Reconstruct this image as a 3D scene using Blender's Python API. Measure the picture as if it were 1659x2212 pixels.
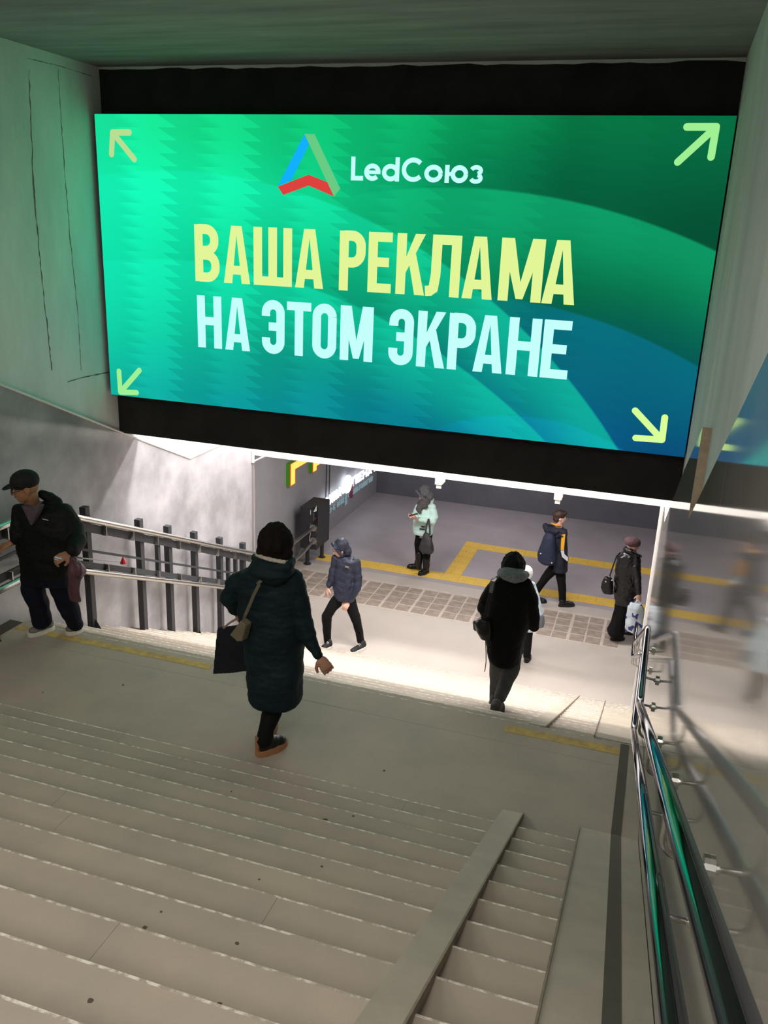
import bpy, bmesh, math, random
from mathutils import Vector, Matrix, noise
random.seed(7)
for o in list(bpy.data.objects): bpy.data.objects.remove(o)
SC = bpy.context.scene
COL = SC.collection

# ------------------------------------------------------------------ camera, light, exposure
ZO = 5.85                                    # camera height above the passage floor
FPX, CX, CY = 1854.374, 829.5, 1106.0
ROT = ((0.95024925, 0.13304856, -0.28164594),
       (0.30886826, -0.2853901, 0.90727773),
       (0.04033304, -0.94913148, -0.31228621))   # world <- (right, down, forward)
def cam_dir(px, py):
    v = (px - CX, py - CY, FPX)
    return Vector([sum(ROT[i][k] * v[k] for k in range(3)) for i in range(3)])
def at(px, py, Y):
    d = cam_dir(px, py); s = Y / d.y
    return Vector((d.x * s, Y, d.z * s + ZO))
def atx(px, py, X):
    d = cam_dir(px, py); s = X / d.x
    return Vector((X, d.y * s, d.z * s + ZO))
def atz(px, py, z):
    d = cam_dir(px, py); s = (z - ZO) / d.z
    return Vector((d.x * s, d.y * s, z))
def wid(px, py, Y, w):                       # metres covered by w pixels at that spot
    return w * (Y / cam_dir(px, py).y)

cam = bpy.data.cameras.new('camera'); camo = bpy.data.objects.new('camera', cam); COL.objects.link(camo)
cam.sensor_fit = 'HORIZONTAL'; cam.sensor_width = 36.0; cam.lens = 36.0 * FPX / 1659.0
cam.clip_start = 0.05; cam.clip_end = 200
right = Vector([ROT[i][0] for i in range(3)]); down = Vector([ROT[i][1] for i in range(3)]); fwd = Vector([ROT[i][2] for i in range(3)])
M = Matrix.Identity(4)
for i in range(3):
    M[i][0] = right[i]; M[i][1] = -down[i]; M[i][2] = -fwd[i]
M[0][3], M[1][3], M[2][3] = 0, 0, ZO
camo.matrix_world = M
SC.camera = camo
SC.view_settings.view_transform = 'Standard'; SC.view_settings.look = 'None'
SC.view_settings.exposure = 0.0; SC.view_settings.gamma = 1.0
SC.view_settings.use_curve_mapping = False

W = bpy.data.worlds.new('world'); SC.world = W; W.use_nodes = True
W.node_tree.nodes['Background'].inputs[0].default_value = (0.75, 0.82, 0.9, 1)
W.node_tree.nodes['Background'].inputs[1].default_value = 0.10

def area(name, loc, rot, sx, sy, power, color=(1, 1, 1)):
    l = bpy.data.lights.new(name, 'AREA'); l.shape = 'RECTANGLE'; l.size = sx; l.size_y = sy
    l.energy = power; l.color = color
    o = bpy.data.objects.new(name, l); COL.objects.link(o); o.location = loc; o.rotation_euler = rot
    return o
# lamp rows on the ceiling behind the lintel (over the lower flight)
for x_ in (-3.9, -2.4, -0.9):
    area('stairwell_lamp', (x_, 8.2, 5.34), (0, 0, 0), 1.2, 0.25, 70, (1.0, 0.96, 0.935))
    area('stairwell_lamp', (x_, 9.4, 5.34), (0, 0, 0), 1.2, 0.25, 80, (1.0, 0.96, 0.935))
# unseen fill lights added over the upper flight, and the open top of the stairs behind the viewer
for x_, p_ in ((-4.3, 26), (-2.4, 15), (-0.35, 38)):
    area('flight_fill', (x_, 0.7, 7.10), (0, 0, 0), 0.9, 0.2, p_, (1.0, 0.92, 0.84))
area('stair_entrance_light', (-2.4, -2.6, 8.9), (math.radians(44), 0, 0), 4.6, 3.6, 240, (1.0, 0.96, 0.915))
# fill lights added to brighten the passage, no known fixtures
area('passage_fill', (-3.0, 16.4, 2.86), (0, 0, 0), 1.2, 0.12, 40, (0.98, 0.95, 1.0))
area('passage_fill', (1.6, 14.8, 2.86), (0, 0, 0), 1.2, 0.12, 34, (0.98, 0.95, 1.0))
area('passage_fill', (-4.0, 12.0, 2.86), (0, 0, 0), 1.2, 0.12, 58, (1.0, 0.97, 0.96))
area('passage_fill', (-1.2, 12.0, 2.86), (0, 0, 0), 1.2, 0.12, 58, (1.0, 0.97, 0.96))

# ------------------------------------------------------------------ helpers
def lin(c):
    return tuple(((x / 255) / 12.92 if x <= 10 else (((x / 255) + 0.055) / 1.055) ** 2.4) for x in c)
MATS = {}
def mat(name, col, rough=0.6, metal=0.0, var=0.0, scale=4.0, bump=0.0, bscale=60.0, spec=0.5, col2=None, detail=6, stretch=None, emit=None, estr=1.0, coat=0.0, alpha=1.0):
    if name in MATS: return MATS[name]
    m = bpy.data.materials.new(name); m.use_nodes = True
    nt = m.node_tree; b = nt.nodes['Principled BSDF']
    c = lin(col)
    b.inputs['Base Color'].default_value = (*c, 1)
    b.inputs['Roughness'].default_value = rough; b.inputs['Metallic'].default_value = metal
    b.inputs['Specular IOR Level'].default_value = spec
    b.inputs['Coat Weight'].default_value = coat
    b.inputs['Alpha'].default_value = alpha
    tc = nt.nodes.new('ShaderNodeTexCoord'); vec = tc.outputs['Object']
    if stretch:
        mp = nt.nodes.new('ShaderNodeMapping'); mp.inputs['Scale'].default_value = stretch
        nt.links.new(vec, mp.inputs['Vector']); vec = mp.outputs['Vector']
    if var or col2:
        n = nt.nodes.new('ShaderNodeTexNoise'); n.inputs['Scale'].default_value = scale; n.inputs['Detail'].default_value = detail
        n.inputs['Roughness'].default_value = 0.6
        nt.links.new(vec, n.inputs['Vector'])
        r = nt.nodes.new('ShaderNodeValToRGB')
        r.color_ramp.elements[0].position = 0.32; r.color_ramp.elements[1].position = 0.68
        c2 = lin(col2) if col2 else c
        if var:
            r.color_ramp.elements[0].color = (*[x * (1 - var) for x in c], 1)
            r.color_ramp.elements[1].color = (*[min(1, x * (1 + var)) for x in c2], 1)
        else:
            r.color_ramp.elements[0].color = (*c, 1); r.color_ramp.elements[1].color = (*c2, 1)
        nt.links.new(n.outputs['Fac'], r.inputs['Fac']); nt.links.new(r.outputs['Color'], b.inputs['Base Color'])
    if bump:
        n2 = nt.nodes.new('ShaderNodeTexNoise'); n2.inputs['Scale'].default_value = bscale; n2.inputs['Detail'].default_value = 4
        nt.links.new(vec, n2.inputs['Vector'])
        bp = nt.nodes.new('ShaderNodeBump'); bp.inputs['Strength'].default_value = bump; bp.inputs['Distance'].default_value = 0.01
        nt.links.new(n2.outputs['Fac'], bp.inputs['Height']); nt.links.new(bp.outputs['Normal'], b.inputs['Normal'])
    if emit:
        b.inputs['Emission Color'].default_value = (*lin(emit), 1); b.inputs['Emission Strength'].default_value = estr
    MATS[name] = m
    return m

class G:
    """collects vertices and faces in world space"""
    def __init__(s): s.v = []; s.f = []; s.mi = []
    def poly(s, pts, mi=0):
        n = len(s.v); s.v += [Vector(p) for p in pts]; s.f.append(tuple(range(n, n + len(pts)))); s.mi.append(mi)
    def mesh(s, vs, fs, mi=0):
        n = len(s.v); s.v += [Vector(p) for p in vs]
        for f in fs: s.f.append(tuple(i + n for i in f)); s.mi.append(mi)
    def box(s, lo, hi, mi=0):
        x0, y0, z0 = lo; x1, y1, z1 = hi
        s.mesh([(x0,y0,z0),(x1,y0,z0),(x1,y1,z0),(x0,y1,z0),(x0,y0,z1),(x1,y0,z1),(x1,y1,z1),(x0,y1,z1)],
               [(0,3,2,1),(4,5,6,7),(0,1,5,4),(1,2,6,5),(2,3,7,6),(3,0,4,7)], mi)
    def obox(s, c, ax, ay, az, mi=0):        # oriented box, half-extent vectors
        c = Vector(c); ax = Vector(ax); ay = Vector(ay); az = Vector(az)
        vs = [c + ax*i + ay*j + az*k for k in (-1,1) for j in (-1,1) for i in (-1,1)]
        s.mesh(vs, [(0,2,3,1),(4,5,7,6),(0,1,5,4),(2,6,7,3),(0,4,6,2),(1,3,7,5)], mi)
    def prism(s, pts, off, mi=0):            # polygon extruded by vector
        off = Vector(off); n = len(pts); a = [Vector(p) for p in pts]
        vs = a + [p + off for p in a]
        fs = [tuple(range(n))[::-1], tuple(range(n, 2*n))] + [(i, (i+1) % n, n + (i+1) % n, n + i) for i in range(n)]
        s.mesh(vs, fs, mi)
    def tube(s, pts, r, n=10, closed=False, mi=0, cap=True):
        pts = [Vector(p) for p in pts]; m = len(pts)
        rs = r if isinstance(r, (list, tuple)) else [r] * m
        prev = None; rings = []
        for i, p in enumerate(pts):
            if i == 0: t = pts[1] - p
            elif i == m - 1: t = p - pts[i-1]
            else: t = (pts[i+1] - p).normalized() + (p - pts[i-1]).normalized()
            t = t.normalized() if t.length > 1e-9 else Vector((0,0,1))
            if prev is None:
                u = t.cross(Vector((0,0,1)));
                if u.length < 1e-3: u = t.cross(Vector((1,0,0)))
                u.normalize()
            else:
                u = prev - t * prev.dot(t); u.normalize()
            prev = u; w = t.cross(u)
            rings.append([p + (u * math.cos(2*math.pi*k/n) + w * math.sin(2*math.pi*k/n)) * rs[i] for k in range(n)])
        b = len(s.v); s.v += [q for rg in rings for q in rg]
        for i in range(m - 1):
            for k in range(n):
                s.f.append((b+i*n+k, b+i*n+(k+1) % n, b+(i+1)*n+(k+1) % n, b+(i+1)*n+k)); s.mi.append(mi)
        if cap:
            s.f.append(tuple(b+k for k in range(n))[::-1]); s.mi.append(mi)
            s.f.append(tuple(b+(m-1)*n+k for k in range(n))); s.mi.append(mi)
    def ell(s, c, ax, ay, az, nu=14, nv=9, mi=0):   # ellipsoid with half-axis vectors
        c = Vector(c); ax = Vector(ax); ay = Vector(ay); az = Vector(az)
        vs = [c + az]; fs = []
        for j in range(1, nv):
            th = math.pi * j / nv
            for i in range(nu):
                ph = 2*math.pi*i/nu
                vs.append(c + ax*(math.sin(th)*math.cos(ph)) + ay*(math.sin(th)*math.sin(ph)) + az*math.cos(th))
        vs.append(c - az); L = len(vs) - 1
        for i in range(nu): fs.append((0, 1+i, 1+(i+1) % nu)); fs.append((L, L-nu+(i+1) % nu, L-nu+i))
        for j in range(nv-2):
            for i in range(nu):
                a = 1+j*nu+i; b2 = 1+j*nu+(i+1) % nu
                fs.append((a, a+nu, b2+nu, b2))
        if ax.cross(ay).dot(az) < 0: fs = [f[::-1] for f in fs]
        s.mesh(vs, fs, mi)
    def sph(s, c, r, **k): s.ell(c, (r,0,0), (0,r,0), (0,0,r), **k)
    def loft(s, rings, mi=0):                # closed rings of equal count, capped
        n = len(rings[0]); b = len(s.v); m = len(rings)
        s.v += [Vector(p) for rg in rings for p in rg]
        for i in range(m-1):
            for k in range(n):
                s.f.append((b+i*n+k, b+i*n+(k+1) % n, b+(i+1)*n+(k+1) % n, b+(i+1)*n+k)); s.mi.append(mi)
        s.f.append(tuple(b+k for k in range(n))[::-1]); s.mi.append(mi)
        s.f.append(tuple(b+(m-1)*n+k for k in range(n))); s.mi.append(mi)

def link(name, me, parent=None, loc=None):
    o = bpy.data.objects.new(name, me); COL.objects.link(o)
    if parent is not None: o.parent = parent
    if loc is not None: o.location = loc
    return o
def world_loc(o):
    p = Vector(o.location)
    return p + (world_loc(o.parent) if o.parent else Vector())
def obj(name, g, mats, parent=None, smooth=False, bevel=0.0, origin=None, normals=True):
    """one mesh object from world-space geometry; placed relative to its parent's origin"""
    base = world_loc(parent) if parent else (Vector(origin) if origin is not None else Vector())
    me = bpy.data.meshes.new(name)
    me.from_pydata([tuple(v - base) for v in g.v], [], g.f)
    if not isinstance(mats, (list, tuple)): mats = [mats]
    for m in mats: me.materials.append(m)
    if len(mats) > 1: me.polygons.foreach_set('material_index', g.mi)
    if normals:
        bm = bmesh.new(); bm.from_mesh(me); bmesh.ops.recalc_face_normals(bm, faces=bm.faces)
        if bevel:
            bmesh.ops.remove_doubles(bm, verts=bm.verts, dist=1e-5)
            bmesh.ops.bevel(bm, geom=[e for e in bm.edges if len(e.link_faces) == 2 and e.calc_face_angle(0) > 0.5], offset=bevel, segments=2, affect='EDGES', profile=0.5, clamp_overlap=True)
        bm.to_mesh(me); bm.free()
    if smooth: me.polygons.foreach_set('use_smooth', [True] * len(me.polygons))
    me.update()
    return link(name, me, parent, base if parent is None else None)
def thing(name, label, cat, loc, group=None):
    o = bpy.data.objects.new(name, None); COL.objects.link(o); o.location = loc; o.empty_display_size = 0.1
    o['label'] = label; o['category'] = cat
    if group: o['group'] = group
    return o
def tag(o, label, cat, group=None):
    o['label'] = label; o['category'] = cat
    if group: o['group'] = group
    return o
def struct(o, label=None, cat=None):
    o['kind'] = 'structure'
    if label: o['label'] = label
    if cat: o['category'] = cat
    return o

# ------------------------------------------------------------------ key dimensions
XL, XR = -5.05, 0.255                        # cladding faces left and right
XLC, XRC = -5.085, 0.302                     # concrete faces
ZC = 7.118                                   # ceiling over the upper flight
ZL = 2.511                                   # landing
RISE1, RUN1, YB1, N1 = 0.121, 0.26, 4.195, 36
RISE2, RUN2, YT2, N2 = ZL / 20, 0.2555, 5.50, 20
T1, T2 = RISE1 / RUN1, RISE2 / RUN2
YLIN = 7.27; ZLIN = 3.797                    # lintel face and underside
YPOR, ZPOR = 10.17, 2.895                    # beam at the foot of the stairs
YFAR, XPL, XPR = 18.32, -5.90, 4.5           # passage
def nos1(y): return ZL + RISE1 + (YB1 - y) * T1
def nos2(y): return ZL - (y - YT2) * T2

# ------------------------------------------------------------------ materials of the place
stone = mat('stair_stone', (178, 168, 155), 0.62, var=0.13, scale=2.3, bump=0.12, bscale=220, col2=(174, 161, 146), spec=0.35)
chip = mat('stair_chipped_edge', (176, 165, 150), 0.8, col2=(240, 233, 220), scale=26, detail=10)
for n_ in chip.node_tree.nodes:
    if n_.type == 'VALTORGB': n_.color_ramp.elements[0].position = 0.44; n_.color_ramp.elements[1].position = 0.60
floor_m = mat('floor_stone', (194, 184, 174), 0.5, var=0.08, scale=1.7, bump=0.06, bscale=240, col2=(174, 164, 156), spec=0.4)
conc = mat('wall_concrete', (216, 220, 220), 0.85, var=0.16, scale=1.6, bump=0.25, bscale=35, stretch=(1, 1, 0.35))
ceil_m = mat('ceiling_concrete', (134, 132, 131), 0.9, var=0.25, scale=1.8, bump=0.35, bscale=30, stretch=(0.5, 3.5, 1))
granite = mat('polished_granite', (170, 168, 172), 0.16, var=0.30, scale=1.5, bump=0.0, spec=0.6, detail=9)
granite_r = mat('polished_granite_dark', (148, 145, 140), 0.07, var=0.10, scale=5, spec=0.75, detail=9)
black_m = mat('lintel_black_paint', (42, 41, 40), 0.75, var=0.3, scale=3, bump=0.15, bscale=50, spec=0.25)
white_m = mat('white_paint', (236, 232, 228), 0.6, var=0.03, scale=6)
beige_m = mat('raw_panel_edge', (176, 158, 136), 0.9, var=0.15, scale=14)
steel = mat('polished_steel', (132, 135, 144), 0.09, 1.0)
steel_b = mat('brushed_steel', (196, 194, 190), 0.3, 1.0)
dark_metal = mat('dark_painted_steel', (52, 54, 58), 0.55, 0.0, var=0.06, scale=9)
yellow_m = mat('yellow_paint_worn', (220, 186, 92), 0.8, col2=(170, 150, 108), scale=16, detail=8)
tact_m = mat('yellow_tactile_tile', (226, 186, 78), 0.65, var=0.10, scale=18, bump=0.2, bscale=160)
paver_m = mat('paver_brown_grey', (150, 135, 123), 0.7, var=0.22, scale=7, bump=0.3, bscale=90)
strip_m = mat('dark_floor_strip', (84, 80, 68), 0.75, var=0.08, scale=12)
grime = mat('concrete_grime', (118, 120, 110), 0.95, var=0.3, scale=20)

# ------------------------------------------------------------------ floors and stairs
g = G()
g.box((XPL - 0.3, YT2 + (N2 - 1) * RUN2 - 0.02, -0.25), (XPR, YFAR + 0.3, 0.0))
floor = struct(obj('floor', g, floor_m))
far_floor = mat('passage_floor_stone', (168, 159, 162), 0.45, var=0.08, scale=1.7, bump=0.05, bscale=240, spec=0.4)
g = G(); g.box((XPL, 13.62, -0.01), (XPR, YFAR, 0.0015)); obj('floor_field', g, far_floor, floor)
# lower flight: every step a row of stone slabs
def slab_mesh(x0, x1, yb, yf, z0, z1, nose=0.014):
    """tread block; front (nosing) edge at yf carries a chipped chamfer"""
    g = G(); s = nose
    prof = [(yb, z0), (yb, z1), (yf - s, z1), (yf - .003, z1 - .0015), (yf, z1 - .006), (yf, z0)]
    n = 6
    vs = [(x0, y, z) for y, z in prof] + [(x1, y, z) for y, z in prof]
    g.mesh(vs, [tuple(range(n)), tuple(range(n, 2*n))[::-1]])
    for i in range(n):
        j = (i + 1) % n
        g.mesh([], [], 0)
        g.f.append((i, j, n + j, n + i)); g.mi.append(1 if i in (2, 3) else 0)
    return g
flight_up = G(); flight_up.prism([(XRC + 0.05, YB1 - 0.03, ZL - 0.3), (XRC + 0.05, YB1 - 0.03, ZL), (XRC + 0.05, YB1 - N1 * RUN1, ZL + N1 * RISE1 - 0.06), (XRC + 0.05, YB1 - N1 * RUN1, ZL - 0.3)], (XLC - XRC - 0.1, 0, 0))
fl1 = struct(obj('stair_flight', flight_up, stone))
fl1['label'] = 'upper flight of beige stone steps'
joints = lambda: sorted(random.uniform(-4.4, -0.9) for _ in range(random.choice((1, 2, 2))))
for k in range(1, N1 + 1):
    yf = YB1 - (k - 1) * RUN1; z1 = ZL + k * RISE1
    xs = [XL + 0.001] + joints() + [XR - 0.001]
    for a, b in zip(xs, xs[1:]):
        if b - a < 0.25: continue
        gg = slab_mesh(a + 0.0006, b - 0.0006, yf - RUN1 - 0.02, yf, z1 - RISE1 + 0.0005, z1)
        obj('step_slab', gg, [stone, chip], fl1)
g = G()
g.box((XL + 0.001, YB1 - 0.02, ZL - 0.4), (XR - 0.001, YT2 - 0.006, ZL))
land = struct(obj('floor_landing', g, stone))
g = G(); g.prism([(XRC, YT2, ZL - 0.2), (XRC, YT2 + N2 * RUN2 - 0.3, -0.2), (XRC, YT2, -0.2)], (XLC - XRC, 0, 0))
fl2 = struct(obj('stair_flight', g, stone))
fl2['label'] = 'lower flight of beige stone steps'
for k in range(0, N2):
    yf = YT2 + k * RUN2; z1 = ZL - k * RISE2        # riser k at yf rises to z1
    yb = yf - RUN2 - 0.02
    xs = [XL + 0.001] + joints() + [XR - 0.001]
    if k == 0: yb = yf - 0.30
    for a, b in zip(xs, xs[1:]):
        if b - a < 0.25: continue
        gg = slab_mesh(a + 0.0006, b - 0.0006, yb, yf, z1 - RISE2 + 0.0005, z1 + (0.001 if k == 0 else 0))
        obj('step_slab', gg, [stone, chip], fl2)
# pram ramps (two runners per flight), dark floor strips, yellow edge lines
def ramp(name, x0, x1, ya, za, yb, zb, thick, label, lip):
    t = thing(name, label, 'ramp', (0.5 * (x0 + x1), yb, zb))
    n = Vector((0, zb - za, -(yb - ya))).normalized(); n = n if n.z > 0 else -n
    g = G(); g.prism([(x0, ya, za), (x0, yb, zb), (x0, yb, zb - 0.006), (x0, ya, za - thick)], (x1 - x0, 0, 0))
    obj('runner', g, ramp_m, t)
    g = G(); xe = x1 if lip > 0 else x0
    g.prism([(xe - 0.004, ya, za + 0.012), (xe - 0.004, yb, zb + 0.012), (xe - 0.004, yb, zb - 0.01), (xe - 0.004, ya, za - 0.085)], (0.008, 0, 0))
    obj('side_flange', g, flange_m, t)
    return t
ramp_m = mat('ramp_stone', (178, 168, 152), 0.6, var=0.12, scale=3.5, bump=0.1, bscale=180)
flange_m = mat('ramp_flange', (138, 126, 108), 0.6, var=0.2, scale=12)
ye = YB1 - 30 * RUN1; ym = YB1 + RUN1 + 0.01
ramp('pram_ramp', -0.545, -0.420, ye, nos1(ye) + 0.02, ym, ZL + 0.008, 0.05, 'narrow plank ramp with a dark edge on the near flight of steps', 1)
ramp('pram_ramp', -0.085, XR - 0.002, ye, nos1(ye) + 0.02, ym, ZL + 0.008, 0.05, 'wide ramp against the right wall on the near flight of steps', -1)
y2 = YT2 + N2 * RUN2 - 0.05
ramp('pram_ramp', -0.545, -0.420, YT2 + 0.0, ZL + 0.006, y2, 0.012, 0.05, 'narrow plank ramp on the far flight below the landing', 1)
ramp('pram_ramp', -0.085, XR - 0.002, YT2 + 0.0, ZL + 0.006, y2, 0.012, 0.05, 'wide ramp against the right wall on the far flight below the landing', -1)
def strip(pts, off, name, m, parent): g = G(); g.prism(pts, off); return obj(name, g, m, parent)
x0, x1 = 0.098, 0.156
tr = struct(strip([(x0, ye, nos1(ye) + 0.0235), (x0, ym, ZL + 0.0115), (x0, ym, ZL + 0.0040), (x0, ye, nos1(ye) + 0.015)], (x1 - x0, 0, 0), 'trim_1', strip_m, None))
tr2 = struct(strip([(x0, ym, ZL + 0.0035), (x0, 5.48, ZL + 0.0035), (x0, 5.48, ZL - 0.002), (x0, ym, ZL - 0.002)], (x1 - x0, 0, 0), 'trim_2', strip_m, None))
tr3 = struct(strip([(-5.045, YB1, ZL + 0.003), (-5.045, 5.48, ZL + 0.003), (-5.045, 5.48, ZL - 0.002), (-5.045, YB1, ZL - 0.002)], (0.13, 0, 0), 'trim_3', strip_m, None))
g = G(); g.box((-4.90, 5.345, ZL - 0.002), (-3.05, 5.425, ZL + 0.003)); struct(obj('trim_4', g, yellow_m))
g = G(); g.box((-0.70, 5.335, ZL - 0.002), (0.097, 5.425, ZL + 0.003)); struct(obj('trim_5', g, yellow_m))

# passage floor: sunk brown pavers and yellow tactile tiles, each a piece
def tile_mesh(name, sx, sy, h, m, ribs=0):
    g = G(); g.box((-sx/2, -sy/2, 0), (sx/2, sy/2, h))
    for i in range(ribs):
        x = -sx/2 + sx * (i + 0.5) / ribs
        g.prism([(x - sx*.09, -sy*.47, h - .001), (x - sx*.05, -sy*.47, h + .006), (x + sx*.05, -sy*.47, h + .006), (x + sx*.09, -sy*.47, h - .001)], (0, sy*.94, 0))
    o = obj(name, g, m, bevel=0.004 if not ribs else 0); me = o.data; bpy.data.objects.remove(o); return me
paver = tile_mesh('paver', 0.218, 0.218, 0.006, paver_m)
joint_m = mat('paver_joint', (188, 176, 164), 0.8, var=0.12, scale=9, bump=0.2, bscale=120)
g = G(); g.box((-5.62, 12.20, -0.01), (-0.02, 13.30, 0.002)); obj('paver_bed', g, joint_m, floor)
px0 = -5.60
for c in range(22):
    for r in range(4):
        x = px0 + 0.13 + c * 0.2535 + (0.010 if c % 2 else -0.004); y = 12.36 + r * 0.247
        o = link('paver', paver, floor, (x + random.uniform(-.004, .004), y + random.uniform(-.004, .004), random.uniform(-0.001, 0.0015)))
        o.rotation_euler = (0, 0, random.choice((0, math.pi/2, math.pi)) + random.uniform(-.02, .02))
tact = tile_mesh('tactile_tile', 0.298, 0.33, 0.006, tact_m)
tact_r = tile_mesh('tactile_tile', 0.30, 0.298, 0.006, tact_m, 4)
x = -5.43
while x < 3.0:
    link('tactile_tile', tact, floor, (x, 13.935, 0)); x += 0.30
x = -2.73
while x < 3.0:
    link('tactile_tile', tact, floor, (x, 15.72, 0)); x += 0.30
for r in range(6):
    link('tactile_tile', tact_r, floor, (-3.03, 14.255 + 0.30 * r, 0.0005))

# ------------------------------------------------------------------ walls
def wall_poly(name, x, yz, thick, m, parent=None):
    g = G(); g.prism([(x, y, z) for y, z in yz], (thick, 0, 0)); return obj(name, g, m, parent)
YB = -6.0
wl = struct(wall_poly('wall_left', XLC, [(YB, -0.3), (YB, ZC + 1.6), (-0.5, ZC + 1.6), (-0.5, ZC + .3), (YPOR, ZC + .3), (YPOR, -0.3)], -0.4, conc))
wr = struct(wall_poly('wall_right', XRC, [(YB, -0.3), (YB, ZC + 1.6), (-0.5, ZC + 1.6), (-0.5, ZC + .3), (YPOR, ZC + .3), (YPOR, -0.3)], 0.4, conc))
# granite cladding: sloping top edge, parallel with the stairs, level at the foot
ZT = 3.225
clad_l = [(-5.9, -0.01), (-5.9, 9.6), (-2.0, 8.05), (5.64, 4.53), (7.27, 3.79), (8.55, ZT), (YPOR, ZT), (YPOR, -0.01)]
wall_poly('granite_panel', XL, clad_l, XLC - XL, granite, wl)
g = G(); e = clad_l[1:7]
g.tube([(XL + 0.004, y, z + 0.006) for y, z in e], 0.011, 6); obj('cladding_trim', g, white_m, wl)
def split_panel(poly_top, y0, y1, cuts, m, parent):
    ys = [y0] + cuts + [y1]
    def top(y):
        for (a, za), (b, zb) in zip(poly_top, poly_top[1:]):
            if a <= y <= b: return za + (zb - za) * (y - a) / (b - a)
        return poly_top[-1][1]
    for a, b in zip(ys, ys[1:]):
        mid = [p for p in poly_top if a < p[0] < b]
        pts = [(a + .0012, -0.01), (a + .0012, top(a))] + mid + [(b - .0012, top(b)), (b - .0012, -0.01)]
        wall_poly('granite_panel', XR, pts, XRC - XR, m, parent)
topA = [(-5.9, 9.6), (-0.5, 7.07), (2.36, 5.597), (4.0, 4.76), (4.62, 4.45)]
topB = [(4.62, 4.955), (5.9, 4.414), (7.14, 3.854), (8.5, ZT), (YPOR, ZT)]
split_panel(topA, -5.9, 4.62, [-2.6, 0.6, 2.95], granite_r, wr)
split_panel(topB, 4.62, YPOR, [6.3, 8.2], granite_r, wr)
g = G(); g.box((XR + 0.001, 4.612, 4.40), (XRC + 0.004, 4.621, 4.955)); obj('panel_end', g, beige_m, wr)
g = G(); g.box((XRC - 0.003, 6.62, 4.5), (XRC + .01, 6.632, 6.9)); obj('paint_seam', g, white_m, wr)
g = G(); g.box((XRC - 0.003, 5.3, 4.75), (XRC + .01, 5.308, 6.2)); obj('paint_seam', g, white_m, wr)
# ceiling over the upper flight, with board marks
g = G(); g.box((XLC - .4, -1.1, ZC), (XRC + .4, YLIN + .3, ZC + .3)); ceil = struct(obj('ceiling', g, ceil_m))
# lintel: black painted beam carrying the screen
g = G(); g.box((XLC, YLIN, ZLIN), (XRC, YLIN + 0.32, ZC)); lint = struct(obj('wall_lintel', g, black_m), 'black painted beam across the stairs behind the screen')
g = G(); rr = random.Random(3); 
pts = [(XLC + (XRC - XLC) * i / 40, YLIN - 0.003, ZC - 0.012 - rr.uniform(0, .018)) for i in range(41)]
for a, b in zip(pts, pts[1:]):
    g.prism([a, b, (b[0], b[1], ZC), (a[0], a[1], ZC)], (0, 0.004, 0))
obj('plaster_seam', g, conc, lint)
# ceiling and beam above the lower flight
g = G(); g.box((XLC - .4, YLIN + .3, 5.40), (XRC + .4, YPOR, 5.7)); struct(obj('ceiling_stairwell', g, white_m))
g = G(); g.box((XPL - .3, YPOR, ZPOR), (XPR, YPOR + 0.28, 5.7)); beam = struct(obj('wall_beam', g, white_m), 'white beam over the foot of the stairs')
for px_, py_ in ((945, 1030), (1203, 1062)):
    p = at(px_ + 4, py_ - 4, YPOR - 0.14)
    gg = G(); gg.obox((p.x, YPOR - 0.07, ZPOR + 0.02), (0.045, 0, 0), (0, 0.09, 0), (0, 0, 0.055)); gg.obox((p.x, YPOR - 0.13, ZPOR - 0.05), (0.03, 0, 0), (0, 0.012, 0), (0, 0, 0.04))
    obj('bracket', gg, white_m, beam)
gg = G(); p = (XL + 0.02, YPOR - 0.02)
gg.tube([(p[0], p[1], ZPOR + .06), (p[0], p[1], ZPOR - 0.10)], 0.022, 8); gg.tube([(p[0], p[1], ZPOR - 0.09), (p[0] + 0.18, p[1], ZPOR + 0.015)], 0.012, 8)
obj('bracket', gg, white_m, beam)
# corner posts of the opening
g = G(); g.box((XL - 0.001, YPOR - 0.02, 0), (XL + 0.026, YPOR + 0.02, ZPOR)); struct(obj('trim_6', g, mat('grey_trim', (150, 140, 140), .6)))
g = G(); g.box((XR - 0.018, YPOR - 0.19, 0), (XR - 0.0005, YPOR - 0.005, ZPOR)); struct(obj('trim_7', g, white_m))
# passage shell
gp = mat('passage_wall', (150, 148, 152), 0.55, var=0.08, scale=2, spec=0.4)
g = G(); g.box((XPL - .3, YPOR - 0.01, -0.2), (XPL, YFAR + .3, 3.2)); wpl = struct(obj('wall_passage_left', g, gp))
g = G(); g.box((XPL, YPOR - 0.35, -0.2), (XLC - 0.39, YPOR - 0.001, 3.2)); struct(obj('wall_passage_return', g, gp))
g = G(); g.box((XPL, YFAR, -0.2), (XPR, YFAR + .3, 3.2)); wfar = struct(obj('wall_far', g, mat('far_wall', (104, 104, 112), 0.7, var=0.1, scale=2))) 
g = G(); g.box((XPR, YPOR, -0.2), (XPR + .3, YFAR + .3, 3.2)); struct(obj('wall_passage_right', g, gp))
g = G(); g.box((XRC + .39, YPOR - .3, -0.2), (XPR, YPOR - 0.001, 3.2)); struct(obj('wall_passage_near', g, gp))
g = G(); g.box((XPL - .3, YPOR + .28, ZPOR), (XPR + .3, YFAR + .3, 3.2)); struct(obj('ceiling_passage', g, mat('passage_ceiling', (150, 148, 148), .8)))
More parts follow.
